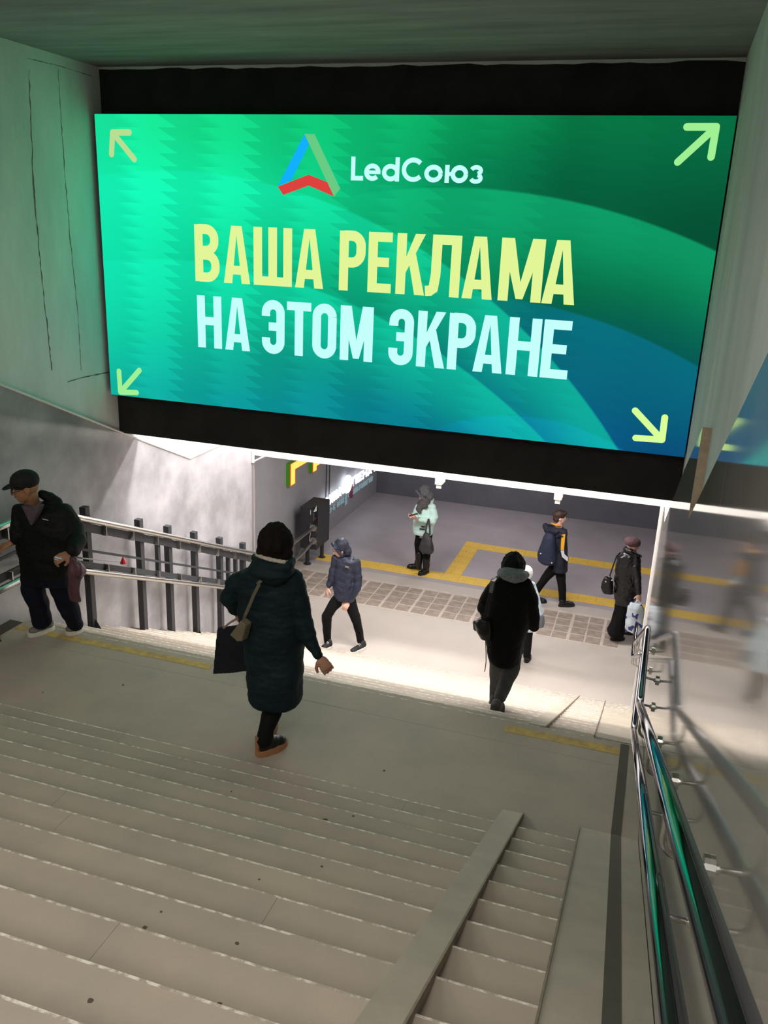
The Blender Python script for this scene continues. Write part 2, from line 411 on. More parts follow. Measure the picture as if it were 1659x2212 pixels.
# form-board seams and dirt on the concrete beside the screen (left)
def seam(xa, pts, r, m, parent):
    rr = random.Random(int(pts[0][0])); g = G(); q = []
    for (ax, ay), (bx, by) in zip(pts, pts[1:]):
        for i in range(14):
            t = i / 14; q.append(atx(ax + (bx - ax) * t, ay + (by - ay) * t, xa) + Vector((0, rr.uniform(-.006, .006), 0)))
    q.append(atx(*pts[-1], xa))
    g.tube(q, [r * rr.uniform(.3, 1.3) for _ in q], 5); obj('form_seam', g, m, parent)
seam(XLC, [(62, 150), (72, 400), (86, 560), (100, 690), (112, 800)], 0.006, grime, wl)
seam(XLC, [(125, 150), (138, 350), (150, 500), (168, 680), (175, 800)], 0.004, grime, wl)
seam(XLC, [(60, 126), (130, 143), (200, 165)], 0.003, grime, wl)
seam(XLC, [(145, 825), (180, 815), (235, 804)], 0.006, grime, wl)

# ------------------------------------------------------------------ LED screen
YS = 7.10; SX0, SX1, SZ0, SZ1 = -5.039, 0.290, 4.217, 6.717
def screen_mat():
    m = bpy.data.materials.new('led_picture'); m.use_nodes = True; nt = m.node_tree; nt.nodes.clear()
    N = nt.nodes.new; L = nt.links.new
    out = N('ShaderNodeOutputMaterial'); em = N('ShaderNodeEmission'); L(em.outputs[0], out.inputs[0])
    tc = N('ShaderNodeTexCoord'); sep = N('ShaderNodeSeparateXYZ'); L(tc.outputs['Object'], sep.inputs[0])
    def math_(op, a, b=None, c=None):
        n = N('ShaderNodeMath'); n.operation = op
        for i, x in enumerate((a, b, c)):
            if x is None: continue
            if isinstance(x, (int, float)): n.inputs[i].default_value = x
            else: L(x, n.inputs[i])
        return n.outputs[0]
    def ramp_(fac, stops):
        r = N('ShaderNodeValToRGB'); e = r.color_ramp.elements
        while len(e) > 1: e.remove(e[0])
        e[0].position = stops[0][0]; e[0].color = (*lin(stops[0][1]), 1)
        for p, c in stops[1:]:
            q = e.new(p); q.color = (*lin(c), 1)
        L(fac, r.inputs[0]); return r.outputs[0]
    def mix_(f, a, b, mode='MIX'):
        n = N('ShaderNodeMix'); n.data_type = 'RGBA'; n.blend_type = mode
        if isinstance(f, (int, float)): n.inputs[0].default_value = f
        else: L(f, n.inputs[0])
        for k, x in ((6, a), (7, b)):
            if isinstance(x, tuple): n.inputs[k].default_value = x
            else: L(x, n.inputs[k])
        return n.outputs[2]
    u = math_('DIVIDE', sep.outputs['X'], SX1 - SX0)           # 0..1 (object origin = lower left corner)
    v = math_('DIVIDE', sep.outputs['Z'], SZ1 - SZ0)
    tw = math_('MULTIPLY', math_('SUBTRACT', math_('FRACT', math_('MULTIPLY', v, 24.0)), 0.5), 0.035)
    band = math_('FRACT', math_('ADD', math_('MULTIPLY', math_('ADD', u, tw), 6.6), 0.1))
    nz = N('ShaderNodeTexNoise'); nz.inputs['Scale'].default_value = 1.1; nz.inputs['Detail'].default_value = 2; L(tc.outputs['Object'], nz.inputs['Vector'])
    jit = math_('MULTIPLY', math_('SUBTRACT', nz.outputs['Fac'], 0.5), 0.16)
    uj = math_('ADD', u, jit); vj = math_('ADD', v, math_('MULTIPLY', jit, 0.6))
    rows = [(0.04, [(18, 186, 166), (14, 160, 156), (12, 142, 150), (10, 120, 142), (10, 104, 150), (12, 74, 128)]),
            (0.25, [(18, 220, 176), (16, 188, 152), (14, 156, 134), (12, 132, 126), (10, 104, 122), (10, 92, 112)]),
            (0.50, [(18, 236, 180), (16, 212, 154), (12, 172, 118), (10, 146, 98), (8, 110, 76), (8, 88, 66)]),
            (0.75, [(20, 246, 182), (20, 240, 166), (16, 206, 136), (13, 176, 112), (9, 124, 78), (8, 100, 62)]),
            (0.97, [(25, 236, 162), (22, 226, 142), (15, 200, 120), (12, 178, 104), (9, 126, 72), (9, 112, 68)])]
    cols = [ramp_(uj, [(k / 5, c_) for k, c_ in enumerate(cs_)]) for _, cs_ in rows]
    def sm(x, a, b, kind='SMOOTHSTEP'):
        n = N('ShaderNodeMapRange'); n.interpolation_type = kind; n.inputs['From Min'].default_value = a; n.inputs['From Max'].default_value = b; L(x, n.inputs['Value']); return n.outputs[0]
    c = cols[0]
    for k in range(1, 5): c = mix_(sm(vj, rows[k-1][0], rows[k][0], 'LINEAR'), c, cols[k])
    # wave crests: a crisp edge, lighter just below it
    def crest(c, cx, cz, r, fall, col, amt, ua, ub, dark):
        dx = math_('SUBTRACT', math_('MULTIPLY', u, 2.13), cx); dz = math_('SUBTRACT', v, cz)
        d = math_('SUBTRACT', r, math_('SQRT', math_('ADD', math_('MULTIPLY', dx, dx), math_('MULTIPLY', dz, dz))))
        inside = sm(d, -0.004, 0.006); fade = sm(d, fall, 0.0)
        f = math_('MULTIPLY', math_('MULTIPLY', inside, fade), math_('MULTIPLY', sm(u, ua, ub), amt))
        c = mix_(f, c, (*lin(col), 1))
        g_ = math_('MULTIPLY', math_('MULTIPLY', math_('SUBTRACT', 1.0, inside), sm(d, -0.30, 0.0)), math_('MULTIPLY', sm(u, ua, ub), dark))
        return mix_(g_, c, (*lin((6, 70, 48)), 1))
    c = crest(c, 1.344, -1.264, 2.0536, 0.42, (16, 172, 112), 0.75, 0.35, 0.75, 0.55)
    c = crest(c, 1.385, -1.220, 1.684, 0.40, (10, 116, 140), 0.70, 0.55, 0.85, 0.40)
    c = crest(c, 1.62, -0.62, 0.700, 0.30, (12, 122, 176), 0.7, 0.55, 0.7, 0.1)
    c = crest(c, 0.30, -1.20, 2.02, 0.30, (24, 255, 196), 0.35, -0.3, 0.0, 0.0)
    c = crest(c, 0.30, -1.60, 2.12, 0.30, (22, 250, 196), 0.35, -0.3, 0.0, 0.0)
    tone = math_('ADD', math_('MULTIPLY', math_('MULTIPLY', sm(band, 0.38, 0.62), sm(u, 1.15, 0.3)), 0.17), 0.90)
    L(c, em.inputs['Color']); L(tone, em.inputs['Strength'])
    return m
def emis(name, c, s=1.0):
    m = bpy.data.materials.new(name); m.use_nodes = True; nt = m.node_tree; nt.nodes.clear()
    o = nt.nodes.new('ShaderNodeOutputMaterial'); e = nt.nodes.new('ShaderNodeEmission'); e.inputs[0].default_value = (*lin(c), 1); e.inputs[1].default_value = s
    nt.links.new(e.outputs[0], o.inputs[0]); return m
scr = thing('led_screen', 'huge green LED advertising screen with yellow and white Cyrillic lettering above the stairs', 'screen', (SX0, YS, SZ0))
g = G(); g.box((SX0 - 0.004, YS + 0.004, SZ0 - 0.004), (SX1 + 0.004, YS + 0.165, SZ1 + 0.004)); obj('cabinet', g, mat('screen_cabinet', (16, 16, 17), 0.6), scr)
g = G(); g.poly([(SX0, YS, SZ0), (SX1, YS, SZ0), (SX1, YS, SZ1), (SX0, YS, SZ1)]); obj('display', g, screen_mat(), scr, normals=False)
YT = YS - 0.002
def quad(g, pts): g.poly([(x, YT, z) for x, z in pts])
def stroke(g, pts, w):                        # flat mitred polyline
    P = [Vector((x, z)) for x, z in pts]; n = len(P); Lp = []; Rp = []
    for i in range(n):
        if i == 0: d = P[1] - P[0]
        elif i == n - 1: d = P[-1] - P[-2]
        else: d = (P[i+1] - P[i]).normalized() + (P[i] - P[i-1]).normalized()
        d.normalize(); q = Vector((-d.y, d.x))
        k = 1.0
        if 0 < i < n - 1: k = 1.0 / max(0.4, q.dot(Vector((-(P[i]-P[i-1]).normalized().y, (P[i]-P[i-1]).normalized().x))))
        Lp.append(P[i] + q * w/2 * k); Rp.append(P[i] - q * w/2 * k)
    for i in range(n - 1): quad(g, [Lp[i], Rp[i], Rp[i+1], Lp[i+1]])
def arc(cx, cz, rx, rz, a0, a1, n=14): return [(cx + rx*math.cos(math.radians(a0 + (a1-a0)*i/n)), cz + rz*math.sin(math.radians(a0 + (a1-a0)*i/n))) for i in range(n+1)]
def glyph(g, ch, x, z, w, h, t):
    """tall condensed grotesque letters; t = stem width"""
    X0, X1 = x, x + w; Z0, Z1 = z, z + h; c = t / 2; tt = t * 0.92
    def vbar(a): quad(g, [(a, Z0), (a + t, Z0), (a + t, Z1), (a, Z1)])
    def hbar(zc, a=X0, b=X1): quad(g, [(a, zc - tt/2), (b, zc - tt/2), (b, zc + tt/2), (a, zc + tt/2)])
    def bowl(za, zb, xa=X0, xb=X1):           # D-shaped stroke to the right
        r = min((zb - za)/2 - tt/2, (xb - xa) * 0.42)
        stroke(g, [(xa, zb - tt/2), (xb - c - r, zb - tt/2)] + arc(xb - c - r, zb - tt/2 - r, r, r, 90, 0, 8)[1:] + arc(xb - c - r, za + tt/2 + r, r, r, 0, -90, 8) + [(xa, za + tt/2)], t)
    if ch == 'В': vbar(X0); bowl(Z0, z + h*.55, X0 + c); bowl(z + h*.47, Z1, X0 + c, X1 - w*.03)
    elif ch == 'Р': vbar(X0); bowl(z + h*.40, Z1, X0 + c)
    elif ch == 'Е': vbar(X0); hbar(Z0 + tt/2); hbar(Z1 - tt/2); hbar(z + h*.51, X0, X1 - w*.12)
    elif ch == 'Н': vbar(X0); vbar(X1 - t); hbar(z + h*.52)
    elif ch == 'Т': hbar(Z1 - tt/2); quad(g, [(x + w/2 - c, Z0), (x + w/2 + c, Z0), (x + w/2 + c, Z1), (x + w/2 - c, Z1)])
    elif ch == 'Ш': vbar(X0); vbar(X1 - t); vbar(x + w/2 - c); hbar(Z0 + tt/2)
    elif ch == 'А':
        m_ = x + w/2
        quad(g, [(X0, Z0), (X0 + t, Z0), (m_ + t*.10, Z1), (m_ - t*.62, Z1)]); quad(g, [(X1, Z0), (X1 - t, Z0), (m_ - t*.10, Z1), (m_ + t*.62, Z1)])
        hbar(z + h*.235, x + w*.22, x + w*.78)
    elif ch == 'К':
        vbar(X0); quad(g, [(X0 + t, z + h*.36), (X0 + t*1.0, z + h*.62), (X1 - t*1.12, Z1), (X1 - t*.08, Z1)])
        quad(g, [(X0 + t*1.25, z + h*.58), (X0 + t*2.0, z + h*.68), (X1 + t*.05, Z0), (X1 - t*1.0, Z0)])
    elif ch == 'М':
        vbar(X0); vbar(X1 - t); m_ = x + w/2
        quad(g, [(X0 + t*.05, Z1), (X0 + t*1.25, Z1), (m_ + t*.34, z + h*.04), (m_ - t*.34, z + h*.04)]); quad(g, [(X1 - t*.05, Z1), (X1 - t*1.25, Z1), (m_ - t*.34, z + h*.04), (m_ + t*.34, z + h*.04)])
    elif ch == 'Л':
        vbar(X1 - t); hbar(Z1 - tt/2, x + w*.22, X1)
        stroke(g, [(x + w*.30, Z1), (x + w*.29, z + h*.35), (x + w*.24, z + h*.13), (x + w*.14, z + tt/2 + .004), (X0, z + tt/2)], t)
    elif ch in 'ОЭ':
        r = w/2 - c; pts = arc(x + w/2, Z1 - tt/2 - r, r, r, 0, 180, 12) + arc(x + w/2, Z0 + tt/2 + r, r, r, 180, 360, 12)
        if ch == 'О': stroke(g, pts + [pts[0]], t)
        else:
            stroke(g, [(x + c, z + h*.70)] + arc(x + w/2, Z1 - tt/2 - r, r, r, 180, 0, 12) + arc(x + w/2, Z0 + tt/2 + r, r, r, 0, -180, 12) + [(x + c, z + h*.30)], t)
            hbar(z + h*.51, x + w*.30, X1 - c)
def textline(words, z, h, t, m, name, label):
    for ch, a, b in words:
        g = G(); glyph(g, ch, a, z, b - a, h, t); o = obj(name, g, m, scr, normals=False); o['label'] = label
def sx(px, py): return at(px, py, YS).x
yel = emis('led_yellow', (226, 246, 152)); wht = emis('led_white', (196, 255, 252))
# letter spans read off the photograph (left px, right px, y of the letter's middle)
L1 = [('В', 421, 474, 547), ('А', 483, 540, 552), ('Ш', 548, 631, 558), ('А', 638, 699, 564), ('Р', 733, 789, 572), ('Е', 795, 846, 578), ('К', 856, 918, 583), ('Л', 920, 994, 590), ('А', 1000, 1066, 597), ('М', 1078, 1172, 604), ('А', 1173, 1245, 612)]
L2 = [('Н', 427, 479, 695), ('А', 486, 540, 700), ('Э', 566, 615, 706), ('Т', 620, 672, 711), ('О', 675, 727, 716), ('М', 735, 806, 722), ('Э', 840, 893, 731), ('К', 901, 962, 737), ('Р', 968, 1026, 743), ('А', 1024, 1088, 750), ('Н', 1096, 1166, 757), ('Е', 1170, 1230, 765)]
textline([(c, sx(a, y), sx(b, y)) for c, a, b, y in L1], 5.342, 0.486, 0.082, yel, 'letter', 'pale yellow lit capital letter')
textline([(c, sx(a, y), sx(b, y)) for c, a, b, y in L2], 4.752, 0.466, 0.080, wht, 'letter', 'white lit capital letter')
# brand line
def brand():
    s = 0.036; z = 6.223; H = 0.182; xh = 0.132
    def P(px): return sx(px, 368)
    def bar(g, a, b, z0, z1): quad(g, [(a, z0), (b, z0), (b, z1), (a, z1)])
    def ring(g, a, b, a0=0, a1=360, hh=None):
        hh = hh or xh; stroke(g, arc((a+b)/2, z + hh/2, (b-a)/2 - s/2, hh/2 - s/2, a0, a1, 26), s)
    out = []
    g = G(); x = P(758.5); bar(g, x, x + s, z, z + H); bar(g, x + s, P(785), z, z + s); out.append(g)
    g = G(); a, b = P(787), P(822.5); ring(g, a, b, 4, 318); bar(g, a + s*.8, b - s*.05, z + xh*.40, z + xh*.60); out.append(g)
    g = G(); a, b = P(825.5), P(863); ring(g, a, b); bar(g, b - s, b, z, z + H); out.append(g)
    g = G(); a, b = P(868), P(918); ring(g, a, b, 42, 318, H); out.append(g)
    g = G(); a, b = P(917), P(957); ring(g, a, b); out.append(g)
    g = G(); x = P(961.5); bar(g, x, x + s, z, z + xh); a, b = P(974), P(1012); ring(g, a, b); bar(g, x + s, a + s*.5, z + xh*.39, z + xh*.61); out.append(g)
    g = G(); a, b = P(1014), P(1044); stroke(g, arc((a+b)/2, z + xh*.72, (b-a)/2 - s*.5, xh*.28 - s*.35, 165, -70, 12), s*.9); stroke(g, arc((a+b)/2, z + xh*.30, (b-a)/2 - s*.45, xh*.30 - s*.4, 70, -165, 12), s*.9); out.append(g)
    for g in out: o = obj('letter', g, wht, scr, normals=False); o['label'] = 'white letter of the brand line'
brand()
# logo: three folded ribbons
def q_px(name, pts, m, label):
    g = G(); g.poly([tuple(at(x, y, YT)) for x, y in pts]); o = obj(name, g, m, scr, normals=False); o['label'] = label
sc = 200 / 1659
def lp(x, y): return (580 + x * sc, 270 + y * sc)
q_px('logo_ribbon', [lp(640, 170), lp(728, 345), lp(400, 1000), lp(165, 1095)], emis('led_blue', (18, 176, 255)), 'blue logo ribbon')
q_px('logo_ribbon', [lp(645, 160), lp(825, 165), lp(1285, 1140), lp(1175, 1280), lp(1050, 1025)], emis('led_olive', (104, 204, 132)), 'green logo ribbon')
g = G(); m_ = emis('led_red', (222, 66, 62))
g.poly([tuple(at(*lp(*p), YT - .001)) for p in ((165, 1105), (720, 890), (720, 1085), (265, 1255))]); g.poly([tuple(at(*lp(*p), YT - .001)) for p in ((720, 890), (1055, 1025), (1170, 1280), (720, 1085))])
o = obj('logo_ribbon', g, m_, scr, normals=False); o['label'] = 'red logo ribbon'
def arrow(tip, a, b, tail, m):
    g = G(); w = 0.052
    for e in (a, b, tail):
        p = at(*tip, YT); q = at(*e, YT)
        stroke(g, [(p.x, p.z), (q.x, q.z)], w)
        for c in (p, q):
            r = [(c.x + w/2*math.cos(k*math.pi/8), c.z + w/2*math.sin(k*math.pi/8)) for k in range(16)]; quad(g, r)
    obj('corner_arrow', g, m, scr, normals=False)
ya = emis('led_arrow_dull', (184, 222, 146)); yb = emis('led_arrow', (160, 240, 148)); yc = emis('led_arrow_bright', (216, 255, 152))
arrow((243, 286), (279, 286), (241, 333), (290, 344), ya); arrow((1547, 274), (1484, 274), (1536, 339), (1464, 350), yb)
arrow((260, 847), (257, 802), (295, 848), (301, 800), yb); arrow((1430, 950), (1373, 946), (1436, 902), (1372, 887), yc)

# ------------------------------------------------------------------ wall handrail on the right
def fillet(pts, r=0.12, n=6):
    P = [Vector(p) for p in pts]; out = [P[0]]
    for i in range(1, len(P) - 1):
        a, b, c = P[i-1], P[i], P[i+1]
        u = (a - b); v = (c - b); d = min(r, u.length * .45, v.length * .45)
        p0 = b + u.normalized() * d; p2 = b + v.normalized() * d
        for k in range(n + 1):
            t = k / n; out.append(p0 * (1-t)**2 + b * 2*t*(1-t) + p2 * t*t)
    out.append(P[-1]); return out
hr = thing('wall_handrail', 'double polished steel handrail along the right granite wall', 'handrail', (XR, 4.5, ZL))
zu = lambda y: 3.383 + 0.468 * (4.5 - y); zl = lambda y: 3.150 + 0.463 * (4.6 - y)
up = [(0.150, -3.5, zu(-3.5)), (0.150, 4.5, 3.383), (0.165, 5.62, 3.352), (0.175, 10.45, 3.352 - 4.83 * T2), (0.175, 10.85, 0.99)]
lo = [(0.143, -3.5, zl(-3.5)), (0.143, 4.6, 3.150), (0.160, 5.66, 3.120), (0.172, 10.45, 3.12 - 4.79 * T2), (0.172, 10.85, 0.80)]
uend = fillet([Vector(p) for p in up] + [Vector((0.175, 11.05, 0.99)), Vector((0.172, 11.05, 0.80)), Vector((0.172, 10.86, 0.80))], 0.07)
g = G(); g.tube(uend, 0.0215, 16); obj('rail', g, steel, hr, smooth=True)
g = G(); g.tube(fillet(lo, 0.07), 0.0200, 16); obj('rail', g, steel, hr, smooth=True)
def bracket(p, drop):
    p = Vector(p); w = Vector((XR, p.y, p.z - drop))
    g = G(); g.tube(fillet([p - Vector((0, 0, 0.012)), Vector((p.x, p.y, p.z - drop * 0.95)), w], 0.07), 0.0075, 8)
    o = obj('bracket', g, steel_b, hr, smooth=True)
    g = G(); g.tube([w - Vector((0.012, 0, 0)), w + Vector((0.0, 0, 0))], 0.030, 14); g.sph(w - Vector((0.014, 0, 0)), 0.014, nu=10, nv=6)
    obj('rosette', g, steel_b, o, smooth=False)
for y in (-1.7, -0.5, 0.6, 1.74, 2.87, 4.02):
    bracket((0.150, y, zu(y)), 0.15); bracket((0.143, y, zl(y)), 0.11)
for y in (5.15,):
    bracket((0.158, y, 3.365), 0.15); bracket((0.152, y, 3.135), 0.11)
for y in (6.4, 7.7, 9.0, 10.2):
    z = 3.352 - (y - 5.62) * T2; bracket((0.168, y, z), 0.15); bracket((0.165, y, z - 0.21), 0.11)

# ------------------------------------------------------------------ wheelchair lift track on the left
lt = thing('stair_lift_track', 'inclined wheelchair lift track of silver tubes on dark posts along the left wall', 'lift track', (-4.93, 6.44, ZL - 4 * RISE2))
XT = -4.85
ut = fillet([(XT, 2.6, 3.46), (XT, 5.75, 3.46), (XT, 10.35, 3.461 - 4.6 * 0.4515), tuple(at(625, 1180, 12.0)), tuple(at(677, 1140, 13.37))], 0.25)
lt_ = fillet([(XT, 2.6, 2.94), (XT, 5.74, 2.94), (XT, 10.3, 2.94 - 4.56 * 0.456), tuple(at(630, 1216, 12.0)), tuple(at(657, 1192, 12.85)), tuple(at(677, 1168, 13.37))], 0.25)
g = G(); g.tube(ut, 0.028, 12); obj('rail_tube', g, steel_b, lt, smooth=True)
g = G(); g.tube(lt_, 0.028, 12); obj('rail_tube', g, steel_b, lt, smooth=True)
zru = lambda y: 3.46 if y < 5.75 else 3.461 - (y - 5.75) * 0.4515
zrl = lambda y: 2.94 if y < 5.74 else 2.94 - (y - 5.74) * 0.456
def plate(z, lo_, hi_, name, seglen=0.44):
    y = 2.7
    while y < 10.2:
        b = min(y + seglen, 10.25)
        if y < 5.745 < b: b = 5.745
        g = G(); x = -4.885
        g.prism([(x, y + .006, z(y) + lo_), (x, y + .006, z(y) + hi_), (x, b - .006, z(b - .001) + hi_), (x, b - .006, z(b - .001) + lo_)], (-0.022, 0, 0))
        obj(name, g, dark_metal, lt)
        g = G(); g.obox((x + 0.02, b, z(b) + (lo_ + hi_)/2), (0.022, 0, 0), (0, 0.006, 0), (0, 0, abs(hi_ - lo_) * .55)); obj('clip', g, steel_b, lt)
        y = b
plate(zru, -0.125, -0.035, 'guide_plate'); plate(zrl, 0.035, 0.10, 'guide_plate')
g = G(); g.prism([(-4.90, 2.6, 3.18), (-4.90, 5.72, 3.18), (-4.90, 10.2, 3.18 - 4.48 * 0.457), (-4.90, 10.2, 3.153 - 4.48 * 0.457), (-4.90, 5.72, 3.153), (-4.90, 2.6, 3.153)], (-0.012, 0, 0)); obj('middle_bar', g, dark_metal, lt)
def tread(y):
    if y <= YT2: return ZL
    k = math.ceil((y - YT2) / RUN2); return ZL - k * RISE2
for y in (4.0, 5.12, 6.44, 7.30, 7.84, 8.40, 9.01, 9.64):
    zt = zru(y) + 0.125; zb = tread(y)
    g = G(); g.box((-4.972, y - .034, zb), (-4.905, y + .034, zt)); o = obj('post', g, dark_metal, lt, bevel=0.004)
    g = G(); g.prism([(-4.938, y - .034, zb), (-4.938, y - .115, zb), (-4.938, y - .034, zb + .12)], (0.006, 0, 0)); g.prism([(-4.905, y, zb), (-4.83, y, zb), (-4.905, y, zb + .12)], (0, 0.006, 0))
    obj('gusset', g, dark_metal, o)
for y in (7.62, 9.22, 9.42):
    g = G(); g.box((-4.955, y - .022, zrl(y) + .05), (-4.912, y + .022, zru(y) - .04)); obj('strut', g, dark_metal, lt)
pa, pb = atx(178, 1206, -4.78), atx(258, 1213, -4.78)
g = G(); g.tube([(-4.91, pa.y, pa.z), tuple(pa), tuple(pb)], 0.007, 8); o = obj('indicator_rod', g, mat('grey_rod', (150, 150, 152), .5), lt); o['label'] = 'thin grey rod with a red cone tip'
p = atx(266, 1211, -4.78); g = G(); g.tube([(p.x, p.y, p.z - .03), (p.x, p.y, p.z - .022), (p.x, p.y, p.z + .04)], [.032, .032, .004], 10); obj('cone_tip', g, mat('red_plastic', (206, 34, 40), .5), o)
# lift cabinet parked at the foot of the track
BX0, BX1, BY0, BY1, BZ0, BZ1 = -5.72, -5.40, 13.40, 14.03, 0.34, 1.125
lb = thing('wheelchair_lift', 'dark grey folded wheelchair lift cabinet at the end of the track', 'lift', (-5.56, 13.7, 0))
cab = mat('lift_cabinet', (46, 46, 50), 0.5, var=0.05, scale=8)
g = G(); g.box((BX0, BY0, BZ0), (BX1, BY1, BZ1)); body_ = obj('cabinet', g, cab, lb, bevel=0.008)
for x, y in ((-5.62, 13.52), (-5.5, 13.93)):
    g = G(); g.tube([(x, y, 0.012), (x, y, BZ0)], 0.035, 12); g.tube([(x, y, 0), (x, y, 0.012)], 0.07, 16); obj('leg', g, cab, lb)
for px_, py_ in ((677, 1140), (677, 1168)):
    p = at(px_, py_, BY0)
    g = G(); g.tube([(p.x, BY0 - .018, p.z), (p.x, BY0 + .001, p.z)], 0.065, 18)
    for k in range(4): g.tube([(p.x + .085*math.cos(k*1.571+.78), BY0 - .012, p.z + .085*math.sin(k*1.571+.78)), (p.x + .085*math.cos(k*1.571+.78), BY0, p.z + .085*math.sin(k*1.571+.78))], .009, 6)
    obj('flange', g, steel_b, lb)
g = G(); g.tube([tuple(at(671, 1150, BY0 - .01)), tuple(at(669, 1160, BY0 - .03)), tuple(at(668.5, 1168, BY0 - .03)), tuple(at(671, 1171, BY0 - .01))], 0.007, 6); obj('cable', g, mat('pale_cable', (196, 186, 176), .6), lb)
def decal(pts, m, name):
    g = G(); g.poly([tuple(at(x, y, BY0 - .003)) for x, y in pts]); obj(name, g, m, body_, normals=False)
lab = mat('white_label', (220, 220, 222), .6)
g = G(); g.box((at(676, 1096, BY0).x, BY0 - .002, 0.80), (at(687, 1096, BY0).x, BY0 + .01, BZ1 + 0.02)); obj('control_panel', g, mat('panel_black', (18, 18, 20), .5), body_)
decal([(684, 1092), (684, 1104), (679.5, 1106), (677, 1105.5)], lab, 'warning_label'); decal([(677, 1108), (678.5, 1108), (678, 1126), (676.8, 1126)], mat('grey_label', (120, 110, 112), .6), 'text_label')
decal([(678.5, 1119), (682, 1118), (680.5, 1123)], mat('red_plastic', (206, 34, 40), .5), 'red_mark'); decal([(670.4, 1102), (671.6, 1102), (671.4, 1112), (670.2, 1112)], lab, 'text_label')

# ------------------------------------------------------------------ lit signs on the left wall of the passage
XF = -5.82
def gamma_sign(pts_px, label):
    P = [atx(x, y, XF) for x, y in pts_px]
    y0, z0 = P[0].y, P[0].z; y1 = P[1].y; zt_in = P[2].z; zt = P[3].z; yend = P[4].y
    t = thing('channel_letter', label, 'sign', (XPL, y0, z0), 'yellow green channel letters')
    face = [(y0, z0), (y1, z0), (y1, zt_in), (yend, zt_in), (yend, zt), (y0, zt)]
    g = G(); g.prism([(XPL, y, z) for y, z in face], (XF - XPL - .004, 0, 0)); obj('return', g, mat('green_return', (58, 136, 22), .45, emit=(50, 120, 16), estr=0.25), t)
    g = G(); g.prism([(XF - .004, y, z) for y, z in face], (.004, 0, 0)); obj('lit_face', g, emis('letter_yellow', (255, 226, 108), 1.15) if 'letter_yellow' not in bpy.data.materials else bpy.data.materials['letter_yellow'], t, normals=True)
    g = G(); ring = [(XF + .001, y, z) for y, z in face]; g.tube(ring + [ring[0]], 0.008, 5); obj('edge_trim', g, bpy.data.materials.get('letter_orange') or emis('letter_orange', (232, 92, 24), 0.8), t)
gamma_sign([(627, 1051), (637.5, 1046.5), (637.5, 1014), (627, 1003), (663, 1000)], 'nearer yellow lit letter with green sides on the passage wall')
gamma_sign([(675.5, 1021), (684, 1016.5), (684, 1007), (675.5, 993), (702, 1000)], 'farther yellow lit letter with green sides on the passage wall')
# white lettered sign further along: letters drawn in the plane of the wall
wsign = thing('lit_wall_sign', 'white glowing lettered sign on the passage wall beyond the lift', 'sign', (XPL, 16.5, 0.4))
def wall_text(txt, pa, pb, h_px, t_rel, m, depth, gap=0.22, name='letter'):
    a = atx(*pa, XPL + depth); b = atx(*pb, XPL + depth); h = abs(atx(pa[0], pa[1] - h_px, XPL + depth).z - a.z)
    n = len(txt); cell = (b.y - a.y) / n
    for i, ch in enumerate(txt):
        if ch == ' ': continue
        gg = G(); glyph2(gg, ch, 0, 0, cell * (1 - gap), h, h * t_rel)
        z0 = a.z + (b.z - a.z) * i / n; y0 = a.y + cell * i
        g = G()
        for f in gg.f: g.prism([(XPL + depth - .02, y0 + gg.v[k].x, z0 + gg.v[k].z) for k in f], (.02, 0, 0))
        obj(name, g, m, wsign)
def glyph2(g, ch, x, z, w, h, t):
    if ch in 'ВРЕНТШАКМЛОЭ': glyph(g, ch, x, z, w, h, t); return
    c = t/2
    V = lambda a: quad(g, [(a, z), (a + t, z), (a + t, z + h), (a, z + h)])
    Hh = lambda zz, a=x, b=x + w: quad(g, [(a, zz - c), (b, zz - c), (b, zz + c), (a, zz + c)])
    if ch == 'С': stroke(g, arc(x + w/2, z + h/2, w/2 - c, h/2 - c, 50, 310, 16), t)
    elif ch == 'И': V(x); V(x + w - t); quad(g, [(x, z), (x + t, z), (x + w, z + h), (x + w - t, z + h)])
    elif ch == 'П': V(x); V(x + w - t); Hh(z + h - c)
    elif ch == 'Г': V(x); Hh(z + h - c)
    elif ch == 'Я': V(x + w - t); stroke(g, [(x + w, z + h - c), (x + w*.4, z + h - c), (x + c, z + h*.72), (x + w*.4, z + h*.45), (x + w, z + h*.45)], t); quad(g, [(x, z), (x + t, z), (x + w*.7, z + h*.45), (x + w*.5, z + h*.45)])
    elif ch == 'Ж':
        quad(g, [(x + w/2 - c, z), (x + w/2 + c, z), (x + w/2 + c, z + h), (x + w/2 - c, z + h)])
        stroke(g, [(x, z), (x + w, z + h)], t); stroke(g, [(x, z + h), (x + w, z)], t)
    elif ch == '5': stroke(g, [(x + w, z + h - c), (x + c, z + h - c), (x + c, z + h*.55), (x + w*.6, z + h*.58), (x + w - c, z + h*.32), (x + w*.6, z + c), (x, z + c)], t)
    elif ch == '3': stroke(g, [(x, z + h - c), (x + w - c, z + h*.8), (x + w*.4, z + h*.52), (x + w - c, z + h*.25), (x, z + c)], t)
    elif ch == '-': Hh(z + h*.5)
glow = emis('sign_white', (236, 246, 255), 3.2); dimw = emis('sign_dim', (150, 178, 186), 0.6)
wall_text('СИМАС', (703, 1098), (748, 1062), 21, 0.20, glow, 0.10)
wall_text('ПЕНАТ', (762, 1051), (816, 1014), 19, 0.24, glow, 0.10)
wall_text('3-5 ЭТАЖ', (713, 1109), (745, 1084), 11, 0.12, dimw, 0.05)
wall_text('СТОМАТОЛОГИЯ', (753, 1076), (806, 1038), 11, 0.14, dimw, 0.05)
c_ = atx(752.5, 1046, XPL + .10); g = G()
